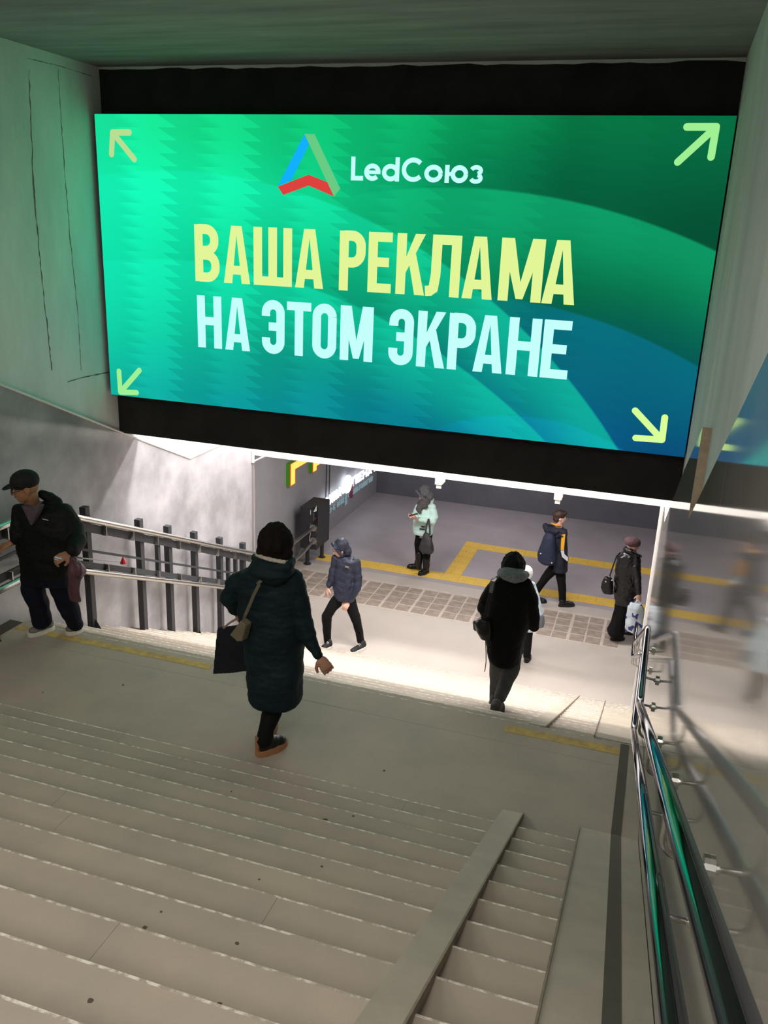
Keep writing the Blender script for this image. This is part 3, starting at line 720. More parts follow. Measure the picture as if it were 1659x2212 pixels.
g.tube([(XPL + .08, c_.y + .16*math.cos(k*math.pi/10), c_.z + .15*math.sin(k*math.pi/10)) for k in range(21)], 0.045, 8); g.prism([(XPL + .07, c_.y + .15*math.cos(k*math.pi/8), c_.z + .14*math.sin(k*math.pi/8)) for k in range(16)], (.03, 0, 0)); obj('emblem', g, glow, wsign)
g = G(); a = atx(748, 1090, XPL + .05); b = atx(748, 1066, XPL + .05)
for k in range(7):
    z = a.z + (b.z - a.z) * k / 7; g.prism([(XPL + .04, a.y - .07, z), (XPL + .04, a.y, z + .02), (XPL + .04, a.y + .07, z), (XPL + .04, a.y + .07, z + .018), (XPL + .04, a.y, z + .038), (XPL + .04, a.y - .07, z + .018)], (.012, 0, 0))
g.prism([(XPL + .04, a.y - .01, a.z), (XPL + .04, a.y + .01, a.z), (XPL + .04, a.y + .01, b.z), (XPL + .04, a.y - .01, b.z)], (.012, 0, 0)); obj('arrow_symbol', g, dimw, wsign)
ya_ = atx(762, 1040, XPL + .1).y; g = G(); g.box((XPL + .02, ya_ - .05, 0.44), (XPL + .12, ya_ - .03, 0.75)); obj('red_edge', g, mat('sign_red', (120, 50, 64), .5), wsign)
# door leaves drawn by thin joints in the passage wall
for px_ in (704, 711):
    y = atx(px_, 1020, XPL).y; g = G(); g.box((XPL - .01, y, 0), (XPL + .012, y + .03, 2.6)); obj('door_joint', g, mat('joint_dark', (70, 68, 72), .7), wpl)

# trodden chewing-gum spots on the upper flight and landing
def stair_hit(px, py):
    for k in range(N1, -1, -1):
        z = ZL + k * RISE1; p = atz(px, py, z)
        if k == 0: return p
        if YB1 - k * RUN1 <= p.y <= YB1 - (k - 1) * RUN1 - .02: return p
    return p
gum = mat('gum_dark', (92, 82, 72), .9)
for px_, py_, r_ in ((702, 1772, .020), (313, 2004, .010), (195, 2162, .011), (500, 1710, .007), (830, 1665, .012), (266, 1480, .012), (92, 1496, .008), (763, 1763, .009), (512, 2038, .009), (695, 1872, .008), (474, 2169, .009), (348, 1970, .006), (560, 1900, .006)):
    r_ *= .75; p_ = stair_hit(px_, py_); g = G(); g.prism([(p_.x + r_*math.cos(a_*.6283)*random.uniform(.8, 1.25), p_.y + r_*math.sin(a_*.6283)*random.uniform(.8, 1.25), p_.z + .0004) for a_ in range(10)], (0, 0, .0012))
    obj('gum_spot', g, gum, fl1 if p_.z > ZL + .05 else land)

# ------------------------------------------------------------------ people
UPV = Vector((0, 0, 1))
def chain(g, nodes):                          # nodes: (px, py, Y, width px) -> tapered limb
    P = [(at(x, y, Y), wid(x, y, Y, w) / 2) for x, y, Y, w in nodes]
    chain3(g, P)
def chain3(g, P):
    for (p, r) in P: g.sph(p, r, nu=12, nv=8)
    for (p, r), (q, s) in zip(P, P[1:]):
        if (q - p).length > 1e-4: g.tube([p, q], [r, s], 12)
def sil(g, rows, n=24, ex=0.85):              # rows: (py, left px, right px, Y, half depth m)
    rings = []
    for py, xl, xr, Y, dep in rows:
        A, B = at(xl, py, Y), at(xr, py, Y); c = (A + B) / 2; a = (B - A) / 2; a.z = 0
        b = Vector((-a.y, a.x, 0)).normalized() * dep
        rg = []
        for k in range(n):
            t = 2*math.pi*k/n; cs, sn = math.cos(t), math.sin(t)
            rg.append(c + a * math.copysign(abs(cs)**ex, cs) + b * math.copysign(abs(sn)**ex, sn))
        rings.append(rg)
    g.loft(rings)
def blob(name, g, m, parent, voxel=0.011, smooth=3, amp=0.0, freq=7.0, stretch=(1, 1, 1), amp2=0.0, freq2=25.0):
    """fuses the pieces into one continuous surface"""
    base = world_loc(parent)
    me = bpy.data.meshes.new(name + '_src'); me.from_pydata([tuple(v - base) for v in g.v], [], g.f)
    bm = bmesh.new(); bm.from_mesh(me); bmesh.ops.recalc_face_normals(bm, faces=bm.faces); bm.to_mesh(me); bm.free()
    o = bpy.data.objects.new(name + '_src', me); COL.objects.link(o)
    r = o.modifiers.new('r', 'REMESH'); r.mode = 'VOXEL'; r.voxel_size = voxel
    if smooth:
        s = o.modifiers.new('s', 'SMOOTH'); s.factor = 0.5; s.iterations = smooth
    dg = bpy.context.evaluated_depsgraph_get(); out = bpy.data.meshes.new_from_object(o.evaluated_get(dg))
    bpy.data.objects.remove(o); bpy.data.meshes.remove(me)
    out.name = name; out.materials.clear(); out.materials.append(m)
    if amp or amp2:
        co = [v.co.copy() for v in out.vertices]; nr = [v.normal.copy() for v in out.vertices]
        S = Vector(stretch)
        for i, v in enumerate(out.vertices):
            q = Vector((co[i].x * S.x, co[i].y * S.y, co[i].z * S.z)) + base
            d = amp * noise.noise(q * freq) if amp else 0
            if amp2: d += amp2 * noise.noise(q * freq2)
            v.co = co[i] + nr[i] * d
    out.polygons.foreach_set('use_smooth', [True] * len(out.polygons)); out.update()
    return link(name, out, parent)
def head(g, c, f, h=0.23, neck=None, up=UPV):
    f = Vector(f).normalized(); u = (Vector(up) - f * f.dot(Vector(up)) * 0.0).normalized(); s = f.cross(u).normalized(); u = s.cross(f).normalized(); k = h / 0.23
    c = Vector(c)
    g.ell(c + u*.022*k - f*.008*k, s*.076*k, f*.094*k, u*.095*k); g.ell(c - u*.03*k + f*.018*k, s*.063*k, f*.072*k, u*.085*k)
    g.ell(c - u*.078*k + f*.045*k, s*.040*k, f*.038*k, u*.034*k)
    g.ell(c + f*.092*k - u*.018*k, s*.012*k, f*.020*k, u*.024*k); g.ell(c + f*.102*k - u*.030*k, s*.015*k, f*.013*k, u*.011*k)
    g.ell(c + f*.078*k + u*.020*k, s*.050*k, f*.016*k, u*.012*k)
    g.ell(c + f*.076*k - u*.056*k, s*.024*k, f*.016*k, u*.012*k)
    for q in (-1, 1): g.ell(c + s*.077*k*q - u*.012*k - f*.012*k, s*.010*k, f*.020*k, u*.031*k)
    if neck is not None: chain3(g, [(c - u*.06*k - f*.02*k, .055*k), (Vector(neck), .060*k)])
    return c, f, s, u, k
def face_parts(t, H, lips=(150, 92, 84), brow=(60, 46, 38), skin=None):
    c, f, s, u, k = H
    for q in (-1, 1):
        g = G(); g.ell(c + f*.083*k + s*.031*k*q + u*.001*k, s*.014*k, f*.008*k, u*.007*k, nu=10, nv=6); e = obj('eye', g, mat('eye_white', (206, 198, 190), .4), t, smooth=True)
        g = G(); g.ell(c + f*.089*k + s*.031*k*q + u*.001*k, s*.006*k, f*.004*k, u*.006*k, nu=8, nv=5); obj('iris', g, mat('iris_dark', (40, 30, 26), .3), e, smooth=True)
        g = G(); g.ell(c + f*.091*k + s*.032*k*q + u*.021*k, s*.022*k, f*.006*k, u*.005*k, nu=10, nv=6); obj('eyebrow', g, mat('brow_%d_%d_%d' % brow, brow, .8), t, smooth=True)
    g = G(); g.ell(c + f*.089*k - u*.056*k, s*.022*k, f*.006*k, u*.006*k, nu=12, nv=6); obj('lips', g, mat('lips_%d_%d_%d' % lips, lips, .6), t, smooth=True)
def hand(g, wrist, d, back, k=1.0, curl=35, thumb=1, spread=1.0):
    """palm, four fingers of different length and a thumb; back = direction the back of the hand faces"""
    w = Vector(wrist); d = Vector(d).normalized(); n = Vector(back); n = (n - d * n.dot(d)).normalized(); s = d.cross(n).normalized() * thumb
    g.ell(w + d*.045*k, d*.055*k, s*.040*k, n*.017*k, nu=12, nv=8); g.ell(w + d*.07*k, d*.03*k, s*.041*k, n*.014*k, nu=12, nv=8)
    for off, Lf in ((.030, .070), (.010, .080), (-.010, .075), (-.029, .058)):
        p = w + d*.088*k + s*off*k*spread*1.12; a = math.radians(curl * .5); P = [(p - d*.02*k, .0092*k)]
        for j, fr in enumerate((.46, .30, .24)):
            dd = d * math.cos(a) - n * math.sin(a); p = p + dd * Lf * fr * k; P.append((p.copy(), (.0080 - j*.0007)*k)); a += math.radians(curl)
        chain3(g, P)
    p = w + d*.022*k + s*.030*k; P = [(p.copy(), .013*k)]; dd = (d*.62 + s*.62 - n*.40).normalized()
    for Lf, r in ((.040, .0115), (.028, .010)):
        p = p + dd * Lf * k; P.append((p.copy(), r*k)); dd = (dd + d*.45 - s*.35).normalized()
    chain3(g, P)
def shoe(t, heel, toe, k, m_up, m_sole, name='shoe', high=0.0, wd=0.045, lace=None, heelcol=None):
    heel = Vector(heel); toe = Vector(toe); d = toe - heel; L = d.length; d.normalize(); s = d.cross(UPV).normalized(); u = s.cross(d)
    if u.z < 0: u = -u
    g = G()
    g.ell(heel + d*L*.22 + u*.055*k, d*L*.24, s*wd*.85, u*.045*k); g.ell(heel + d*L*.5 + u*.048*k, d*L*.32, s*wd*.95, u*.036*k); g.ell(heel + d*L*.76 + u*.040*k, d*L*.24, s*wd, u*.030*k)
    g.ell(heel + d*L*.20 + u*.085*k, d*L*.17, s*wd*.8, u*.045*k)
    if high: chain3(g, [(heel + d*L*.33 + UPV*.08*k, wd*.92), (heel + d*L*.33 + UPV*(.08*k + high), wd*.90)])
    o = blob(name, g, m_up, t, 0.008, 3, amp=.002, freq=30)
    g = G(); n = 12; rings = []
    outl = []
    for i in range(24):
        a = 2*math.pi*i/24; x = .5 + .5*math.cos(a); y = math.sin(a) * (1.0 if x > .45 else .88)
        outl.append(heel + d*L*(x*1.08 - .04) + s*wd*1.16*math.copysign(abs(y)**.8, y))
    g.prism([p + u*.0 for p in outl], u*.034*k); obj('sole', g, m_sole, o, bevel=.004)
    if lace:
        g = G()
        for i in range(4):
            p = heel + d*L*(.40 + .07*i) + u*(.090 - .010*i)*k; g.tube([p - s*wd*.5, p + u*.006, p + s*wd*.5], .0035, 6)
        obj('laces', g, lace, o)
    return o
def strap(t, pts, w, th, m, name='strap', side=None):
    """flat ribbon through points"""
    P = [Vector(p) for p in pts]; g = G(); rings = []
    for i, p in enumerate(P):
        d = (P[min(i+1, len(P)-1)] - P[max(i-1, 0)]).normalized(); vdir = (p - Vector((0, 0, ZO))).normalized()
        a = d.cross(vdir).normalized() * w/2; b = d.cross(a).normalized() * th/2
        rings.append([p + a + b, p - a + b, p - a - b, p + a - b])
    g.loft(rings); return obj(name, g, m, t)
skin_a = mat('skin_warm', (186, 136, 112), .55, var=.08, scale=30); skin_b = mat('skin_light', (222, 176, 158), .55, var=.06, scale=30); skin_c = mat('skin_tan', (176, 126, 92), .55, var=.08, scale=30)

# ---- woman in the dark green coat on the landing
Y0 = 4.60
t = thing('person', 'person in dark green hooded coat seen from behind, carrying a navy tote bag', 'person', tuple(atz(575, 1625, ZL)))
cf = Vector((0.30, 0.95, 0))
g = G(); hc = at(598, 1172, Y0 + .02); H = head(g, hc, cf + Vector((0, 0, -.15)), 0.225, at(594, 1225, Y0))
sil(g, [(1225, 560, 625, Y0, .07), (1260, 535, 640, Y0, .09), (1330, 545, 635, Y0, .10), (1400, 545, 640, Y0, .11), (1440, 555, 630, Y0, .10)])
chain(g, [(530, 1248, Y0, 20), (498, 1288, Y0 + .02, 16), (512, 1320, Y0 + .12, 14)]); chain(g, [(630, 1256, Y0, 20), (657, 1350, Y0, 16), (687, 1415, Y0 - .02, 14)])
chain(g, [(612, 1440, Y0, 40), (600, 1520, Y0, 34), (577, 1585, 4.49, 20), (572, 1606, 4.47, 16)]); chain(g, [(575, 1440, Y0, 38), (580, 1520, Y0 + .1, 30), (575, 1570, 4.72, 20), (574, 1584, 4.76, 16)])
hand(g, at(690, 1420, Y0 - .02), at(702, 1436, Y0) - at(688, 1416, Y0), Vector((.6, -.8, .1)), 1.0, 78, 1)
hand(g, at(512, 1322, Y0 + .12), at(517, 1338, Y0 + .13) - at(511, 1318, Y0 + .11), Vector((-.5, -.8, .2)), .95, 78, -1)
blob('body', g, skin_a, t, .0060, 1)
coat = mat('coat_dark_green', (14, 34, 40), .72, var=.25, scale=9, bump=.35, bscale=70, spec=.3)
g = G()
sil(g, [(1222, 545, 632, Y0, .08), (1240, 524, 642, Y0, .115), (1270, 517, 652, Y0, .145), (1320, 520, 654, Y0, .155), (1380, 530, 652, Y0, .165), (1440, 536, 651, Y0, .17), (1475, 541, 650, Y0, .17), (1500, 546, 648, Y0, .168), (1513, 549, 645, Y0, .16), (1514, 552, 643, Y0, .155)])
chain(g, [(540, 1246, Y0, 46), (512, 1262, Y0, 52), (497, 1288, Y0 + .02, 46), (508, 1312, Y0 + .10, 32)])
chain(g, [(628, 1250, Y0, 54), (641, 1300, Y0, 54), (655, 1345, Y0, 48), (671, 1385, Y0, 37), (686, 1413, Y0 - .02, 28)])
c1 = blob('coat', g, coat, t, .009, 2, amp=.018, freq=5, stretch=(.8, .8, 2.0), amp2=.006, freq2=20)
g = G()                                        # hood lying on the back
sil(g, [(1206, 556, 628, Y0 - .02, .085), (1216, 546, 633, Y0 - .05, .115), (1232, 536, 632, Y0 - .08, .11), (1246, 550, 622, Y0 - .10, .08), (1258, 575, 606, Y0 - .10, .05)], ex=.9)
chain(g, [(553, 1204, Y0 + .0, 22), (560, 1215, Y0 - .1, 26), (592, 1226, Y0 - .13, 28), (622, 1222, Y0 - .10, 24), (630, 1212, Y0, 20)])
blob('hood', g, coat, t, .009, 3, amp=.012, freq=9, stretch=(.7, .7, 2.2), amp2=.004, freq2=26)
g = G(); pts = [at(x, y, Y) for x, y, Y in ((552, 1197, Y0 + .05), (556, 1199, Y0 - .07), (572, 1206, Y0 - .125), (594, 1211, Y0 - .135), (614, 1214, Y0 - .12), (626, 1215, Y0 - .04), (630, 1211, Y0 + .06))]
g.tube(pts, .013, 8); blob('collar_trim', g, mat('fleece_cream', (206, 194, 180), .95, var=.2, scale=60), t, .006, 1, amp=.004, freq=60)
g = G(); k = 1.0
g.ell(hc + Vector((0, -.02, .010)), Vector((.112, 0, 0)), Vector((0, .118, 0)), Vector((0, 0, .125))); g.ell(hc + Vector((-.005, -.045, -.055)), Vector((.104, 0, 0)), Vector((0, .085, 0)), Vector((0, 0, .09)))
g.ell(hc + Vector((.05, -.03, -.06)), Vector((.06, 0, 0)), Vector((0, .07, 0)), Vector((0, 0, .08)))
hair_b = mat('hair_dark_brown', (28, 18, 16), .8, spec=.2, var=.35, scale=40, stretch=(1, 1, .15), bump=.5, bscale=120)
blob('hair', g, hair_b, t, .008, 2, amp=.012, freq=14, stretch=(1.4, 1.4, .5), amp2=.007, freq2=55)
pant = mat('cloth_black', (13, 13, 14), .85, var=.2, scale=20, spec=.25)
g = G(); chain(g, [(604, 1440, Y0, 62), (598, 1500, Y0, 52), (587, 1540, 4.56, 44), (575, 1576, 4.48, 34), (571, 1598, 4.46, 36)]); chain(g, [(585, 1440, Y0, 60), (586, 1520, Y0 + .08, 38), (577, 1565, 4.70, 28), (576, 1580, 4.76, 26)])
blob('leggings', g, pant, t, .009, 2)
boot = mat('boot_black', (20, 20, 22), .42, var=.2, scale=20); tan = mat('sole_tan', (168, 118, 78), .7, var=.12, scale=20)
hb, tb = atz(556, 1634, ZL), atz(616, 1606, ZL)
b1 = shoe(t, hb, tb, 1.25, boot, tan, 'boot', .075, .052, mat('lace_pale', (160, 156, 148), .8))
g = G(); hd = (tb - hb).normalized(); g.obox(hb + hd*.006 + Vector((0, 0, .09)), hd*.012, hd.cross(UPV)*.016, (0, 0, .06)); obj('heel_strap', g, tan, b1)
hb2 = atz(569, 1606, ZL); tb2 = atz(583, 1578, ZL); shoe(t, hb2, hb2 + (tb2 - hb2).normalized()*.26, 1.15, boot, tan, 'boot', .07, .046)
# navy tote
tote = thing('tote_bag', 'large navy fabric tote bag held by the person in green', 'bag', tuple(at(500, 1456, 4.74)))
g = G(); yt = 4.76
fr = [at(468, 1357, yt), at(533, 1349, yt), at(536, 1451, yt), at(459, 1457, yt)]; off = Vector((.02, .085, 0))
rings = [[fr[0]*(1-v) + fr[3]*v, fr[1]*(1-v) + fr[2]*v, fr[1]*(1-v) + fr[2]*v + off*(.35 + v), fr[0]*(1-v) + fr[3]*v + off*(.35 + v)] for v in (0, .33, .66, 1)]
g.loft(rings); blob('bag_body', g, mat('tote_navy', (17, 17, 30), .85, var=.3, scale=60, bump=.3, bscale=120), tote, .009, 1, amp=.010, freq=6)
hp = at(514, 1334, Y0 + .13)
for dx in (0, .03):
    strap(tote, [at(482, 1357, yt + dx), at(497, 1345, yt + dx), hp + Vector((0, dx, -.005)), at(526, 1340, yt + dx), at(528, 1352, yt + dx)], .014, .005, mat('tote_handle', (150, 132, 116), .8), 'handle')
# beige crossbody
cb = thing('crossbody_bag', 'small beige crossbody bag on the hip of the person in green', 'bag', tuple(at(512, 1388, 4.44)))
yc_ = 4.38; g = G(); fr = [at(519, 1341, yc_), at(531, 1352, yc_), at(522, 1386, yc_), at(512, 1386, yc_), at(496, 1372, yc_)]
g.prism(fr, (0.015, .06, 0)); blob('pouch', g, mat('beige_leather', (124, 112, 90), .6, var=.15, scale=14), cb, .006, 2)
strap(cb, [at(560, 1262, Y0 - .175), at(548, 1285, Y0 - .185), at(540, 1305, Y0 - .19), at(530, 1328, Y0 - .19), at(524, 1346, 4.44)], .020, .006, mat('strap_beige', (112, 104, 88), .7))
strap(cb, [at(556, 1262, Y0 - .17), at(575, 1243, Y0 - .15), at(592, 1232, Y0 - .10)], .020, .006, mat('strap_beige', (112, 104, 88), .7))

# ---- man in cap climbing onto the landing, left
Y0 = 5.30
t = thing('person', 'person in black cap and black jacket climbing past the left rail', 'person', tuple(atz(110, 1362, ZL)))
mf = Vector((-.80, -.60, -.18)); hc = at(55, 1053, Y0 - .10)
g = G(); H = head(g, hc, mf, 0.235, at(72, 1098, Y0 - .02))
sil(g, [(1100, 40, 130, Y0, .09), (1140, 45, 150, Y0, .11), (1190, 55, 150, Y0, .11), (1230, 60, 148, Y0, .11)])
chain(g, [(48, 1112, Y0 - .03, 18), (40, 1150, Y0 - .09, 18), (28, 1171, Y0 - .14, 15)]); chain(g, [(136, 1114, Y0 + .02, 20), (164, 1160, Y0 + .0, 20), (153, 1193, Y0 - .16, 16)])
chain(g, [(85, 1230, Y0, 44), (72, 1275, Y0 - .02, 36), (86, 1325, Y0 + .04, 20), (91, 1342, Y0 + .05, 16)]); chain(g, [(122, 1230, Y0, 44), (140, 1285, Y0 + .05, 34), (163, 1340, Y0 + .15, 22), (166, 1352, Y0 + .17, 20)])
hand(g, at(28, 1171, Y0 - .14), at(6, 1180, Y0 - .18) - at(28, 1170, Y0 - .14), Vector((.1, -.3, 1)), 1.0, 40, 1)
hand(g, at(152, 1195, Y0 - .17), at(134, 1203, Y0 - .22) - at(152, 1195, Y0 - .17), Vector((.1, -.7, .7)), 1.0, 48, -1)
blob('body', g, skin_c, t, .0060, 1); face_parts(t, H, (138, 84, 66))
jk = mat('jacket_black', (12, 12, 13), .68, var=.25, scale=12, bump=.25, bscale=80, spec=.3)
g = G()
sil(g, [(1086, 88, 128, Y0 + .04, .07), (1096, 34, 138, Y0 + .0, .10), (1115, 36, 156, Y0, .13), (1150, 40, 166, Y0, .145), (1190, 46, 160, Y0, .15), (1220, 52, 152, Y0, .15), (1240, 55, 147, Y0, .145)])
chain(g, [(44, 1104, Y0 - .03, 36), (42, 1135, Y0 - .08, 36), (38, 1155, Y0 - .11, 30), (33, 1167, Y0 - .13, 22)]); chain(g, [(138, 1108, Y0 + .02, 46), (160, 1140, Y0 + .05, 46), (167, 1166, Y0 - .02, 42), (157, 1189, Y0 - .14, 32)])
chain(g, [(90, 1066, Y0 + .02, 18), (108, 1076, Y0 + .05, 26), (124, 1086, Y0 + .07, 26)])
ob = blob('jacket', g, jk, t, .009, 3, amp=.012, freq=7, stretch=(1, 1, 1.6), amp2=.004, freq2=24)
g = G(); zc = [at(x, y, Y0 - .155) for x, y in ((92, 1121), (104, 1124))]; g.tube(zc, .003, 6); obj('pocket_zip', g, lab, ob)
g = G(); fr = [at(x, y, Y0 - .168) for x, y in ((44, 1092), (60, 1097), (86, 1092), (84, 1102), (66, 1138))]; g.prism(fr, (0, .06, 0)); g.tube([at(66, 1099, Y0 - .12), at(78, 1097, Y0 - .11), at(88, 1084, Y0 - .05)], .016, 8)
blob('shirt', g, mat('shirt_mauve', (96, 80, 88), .85, var=.25, scale=40), t, .008, 2)
cap_m = mat('cap_black', (24, 23, 22), .8, var=.2, scale=30)
cu = (UPV - mf.normalized() * mf.normalized().z).normalized(); cs = mf.normalized().cross(cu).normalized(); fN = mf.normalized()
g = G(); g.ell(hc + cu*.055 - fN*.008, cs*.092, fN*.112, cu*.088); g.tube([hc + cu*.030, hc + cu*.034], [.09, .09], 16)
cp = blob('cap', g, cap_m, t, .007, 2)
g = G(); n_ = 16; rim = [hc + cu*(.040 - .018*math.sin(math.pi*i/n_)) + cs*.080*math.cos(math.pi*i/n_) + fN*(.070 + .095*math.sin(math.pi*i/n_)) for i in range(n_+1)]; g.prism(rim, cu*.007); obj('visor', g, cap_m, cp, bevel=.002)
g = G()
for q in (-1, 1):
    cc = hc + fN*.100 + cs*.033*q - cu*.001; g.tube([cc + cs*.024*math.cos(k*math.pi/8) + cu*.017*math.sin(k*math.pi/8) for k in range(17)], .0022, 6)
    g.tube([cc + cs*.022*q, hc + cs*.078*q - fN*.01 + cu*.004], .002, 6)
g.tube([hc + fN*.102 - cs*.010, hc + fN*.102 + cs*.010], .002, 6); obj('glasses', g, mat('glasses_frame', (30, 28, 28), .4), t)
tr_ = mat('trousers_navy', (18, 21, 36), .85, var=.25, scale=14, spec=.25)
g = G(); sil(g, [(1215, 58, 148, Y0, .12), (1240, 52, 148, Y0, .125), (1258, 50, 150, Y0, .12)])
chain(g, [(75, 1245, Y0, 52), (70, 1272, Y0 - .02, 50), (84, 1305, Y0 + .01, 46), (90, 1338, Y0 + .04, 44)]); chain(g, [(122, 1245, Y0, 52), (138, 1285, Y0 + .05, 46), (152, 1320, Y0 + .11, 42), (163, 1346, Y0 + .16, 34)])
blob('trousers', g, tr_, t, .009, 3, amp=.010, freq=9, stretch=(1, 1, 1.5))
sg = mat('shoe_grey', (128, 120, 110), .75, var=.2, scale=30); wsole = mat('sole_white', (226, 222, 214), .6)
shoe(t, atz(116, 1358, ZL), atz(63, 1376, ZL), 1.1, sg, wsole, 'shoe', 0, .046); shoe(t, atz(184, 1358, ZL) + Vector((0, -.04, 0)), atz(143, 1372, ZL), 1.1, sg, wsole, 'shoe', 0, .046)
ph = tag(obj('key_bunch', (lambda g: (g.tube([at(119, 1204, Y0 - .26), at(134, 1207, Y0 - .24)], .010, 8), g.tube([at(118, 1208, Y0 - .265), at(127, 1210, Y0 - .25)], .006, 8), g)[-1])(G()), mat('key_metal', (196, 196, 198), .4, .3), origin=at(126, 1206, Y0 - .25)), 'small pale metallic object pinched in the capped person\'s hand', 'keys')
pb_ = thing('plastic_bag', 'thin purple plastic bag hanging from the capped person\'s hand', 'bag', tuple(at(160, 1300, Y0 - .24)))
g = G(); sil(g, [(1203, 150, 160, Y0 - .24, .02), (1215, 150, 176, Y0 - .24, .03), (1235, 150, 184, Y0 - .24, .05), (1252, 150, 172, Y0 - .24, .045), (1275, 150, 171, Y0 - .24, .045), (1298, 152, 174, Y0 - .24, .04)], ex=1)
blob('bag_body', g, mat('bag_purple', (98, 62, 72), .35, var=.25, scale=20), pb_, .008, 2, amp=.016, freq=14, stretch=(2, 2, .5))

# ---- young man in the blue hooded jacket
Y0 = 10.72
t = thing('person', 'person in blue hooded jacket and black trousers striding at the foot of the stairs', 'person', tuple(atz(745, 1402, 0)))
nf = Vector((-.78, -.55, -.42)); hc = at(734, 1186, Y0 - .04)
g = G(); H = head(g, hc, nf, 0.23, at(742, 1212, Y0))
sil(g, [(1212, 730, 768, Y0, .08), (1250, 730, 764, Y0, .10), (1290, 732, 764, Y0, .10)])
chain(g, [(724, 1208, Y0 - .05, 13), (716, 1245, Y0 - .05, 11), (709, 1270, Y0 - .08, 8)]); chain(g, [(770, 1216, Y0, 13), (774, 1260, Y0, 11), (754, 1300, Y0 - .08, 8)])
chain(g, [(735, 1285, Y0, 20), (706, 1325, Y0 - .08, 15), (708, 1385, Y0 - .02, 10)]); chain(g, [(756, 1290, Y0, 20), (768, 1338, Y0, 15), (778, 1386, Y0 + .05, 10)])
hand(g, at(709, 1269, Y0 - .08), at(705, 1286, Y0 - .10) - at(710, 1268, Y0 - .08), Vector((-.6, -.7, .2)), 1.05, 38, -1); hand(g, at(753, 1301, Y0 - .08), at(744, 1314, Y0 - .12) - at(754, 1299, Y0 - .07), Vector((.2, -.9, .5)), 1.1, 55, 1)
blob('body', g, skin_b, t, .009, 2); face_parts(t, H, (176, 110, 100))
jb = mat('jacket_blue', (38, 44, 64), .5, var=.40, scale=8, bump=.3, bscale=50)
g = G()
sil(g, [(1200, 736, 756, Y0, .09), (1208, 722, 772, Y0, .12), (1225, 721, 770, Y0, .135), (1250, 722, 766, Y0, .14), (1270, 721, 764, Y0, .14), (1286, 724, 764, Y0, .14), (1294, 730, 764, Y0, .13)])
chain(g, [(725, 1206, Y0 - .04, 18), (719, 1235, Y0 - .06, 17), (711, 1264, Y0 - .08, 13)]); chain(g, [(768, 1214, Y0, 21), (773, 1250, Y0, 20), (770, 1272, Y0 - .03, 19), (757, 1296, Y0 - .07, 15)])
jo = blob('jacket', g, jb, t, .010, 3, amp=.012, freq=9, stretch=(1, 1, 1.7), amp2=.004, freq2=28)
fN = nf.normalized(); cu = (UPV - fN*fN.z).normalized(); cs = fN.cross(cu)
g = G(); g.ell(hc - fN*.045 + cu*.045, cs*.110, fN*.105, cu*.110); g.ell(hc - fN*.075 - cu*.06, cs*.102, fN*.075, cu*.11); g.tube([hc + fN*.060 + cu*.052 + cs*.088*math.cos(a_*math.pi/10) + cu*.070*math.sin(a_*math.pi/10) for a_ in range(11)], .018, 8)
chain3(g, [(hc + fN*.060 + cs*.088 + cu*.05, .018), (hc + fN*.02 + cs*.086 - cu*.07, .020), (hc - fN*.0 - cu*.14, .035), (hc + fN*.02 - cs*.086 - cu*.07, .020), (hc + fN*.060 - cs*.088 + cu*.05, .018)])
blob('hood', g, jb, t, .009, 2, amp=.008, freq=16, stretch=(1, 1, 2))
g = G(); fr = [at(x, y, Y0 - .145) for x, y in ((745, 1223), (753, 1225), (753, 1228), (745, 1226))]; g.prism(fr, (0, .02, 0)); obj('chest_patch', g, mat('patch_olive', (120, 112, 84), .8), jo)
g = G(); chain(g, [(740, 1285, Y0, 30), (718, 1310, Y0 - .05, 25), (706, 1330, Y0 - .08, 22), (706, 1360, Y0 - .05, 19), (708, 1386, Y0 - .02, 16)]); chain(g, [(752, 1288, Y0, 30), (762, 1318, Y0, 25), (770, 1340, Y0 + .01, 21), (776, 1366, Y0 + .03, 18), (779, 1384, Y0 + .05, 16)])
blob('trousers', g, pant, t, .010, 2, amp=.008, freq=10)
sk = mat('sneaker_dark', (30, 30, 31), .7, var=.2, scale=40)
shoe(t, atz(717, 1398, 0), atz(695, 1405, 0), 1.1, sk, wsole, 'shoe', .0, .046, wsole); shoe(t, atz(790, 1399, 0), atz(757, 1413, 0), 1.1, sk, wsole, 'shoe', .0, .046, wsole)

# ---- woman in the mint jacket with a phone
Y0 = 13.95
t = thing('person', 'person in mint padded jacket and grey hood looking down at a phone', 'person', tuple(atz(908, 1234, 0)))
nf = Vector((-.85, -.40, -.55)); hc = at(916, 1068, Y0 - .03)
g = G(); H = head(g, hc, nf, 0.22, at(920, 1092, Y0))
sil(g, [(1095, 904, 936, Y0, .08), (1125, 904, 932, Y0, .10), (1160, 904, 930, Y0, .11)])
chain(g, [(934, 1098, Y0 - .05, 11), (937, 1126, Y0 - .1, 9), (903, 1121, Y0 - .30, 6)]); chain(g, [(905, 1096, Y0, 11), (899, 1118, Y0 - .08, 9), (896, 1119, Y0 - .30, 6)])
chain(g, [(910, 1160, Y0, 14), (905, 1190, Y0, 9), (906, 1218, Y0 + .02, 6)]); chain(g, [(924, 1160, Y0, 14), (922, 1195, Y0 - .03, 9), (922, 1224, Y0 - .03, 6)])
hand(g, at(903, 1121, Y0 - .30), Vector((-1, -.35, .12)), Vector((.2, -.5, -.8)), .95, 42, 1); hand(g, at(897, 1117, Y0 - .29), Vector((-1, -.3, .1)), Vector((-.3, .5, -.8)), .95, 42, -1)
blob('body', g, skin_b, t, .009, 2); face_parts(t, H, (176, 96, 92))
jm = mat('jacket_mint', (206, 238, 229), .6, var=.10, scale=10, bump=.25, bscale=40)
g = G()
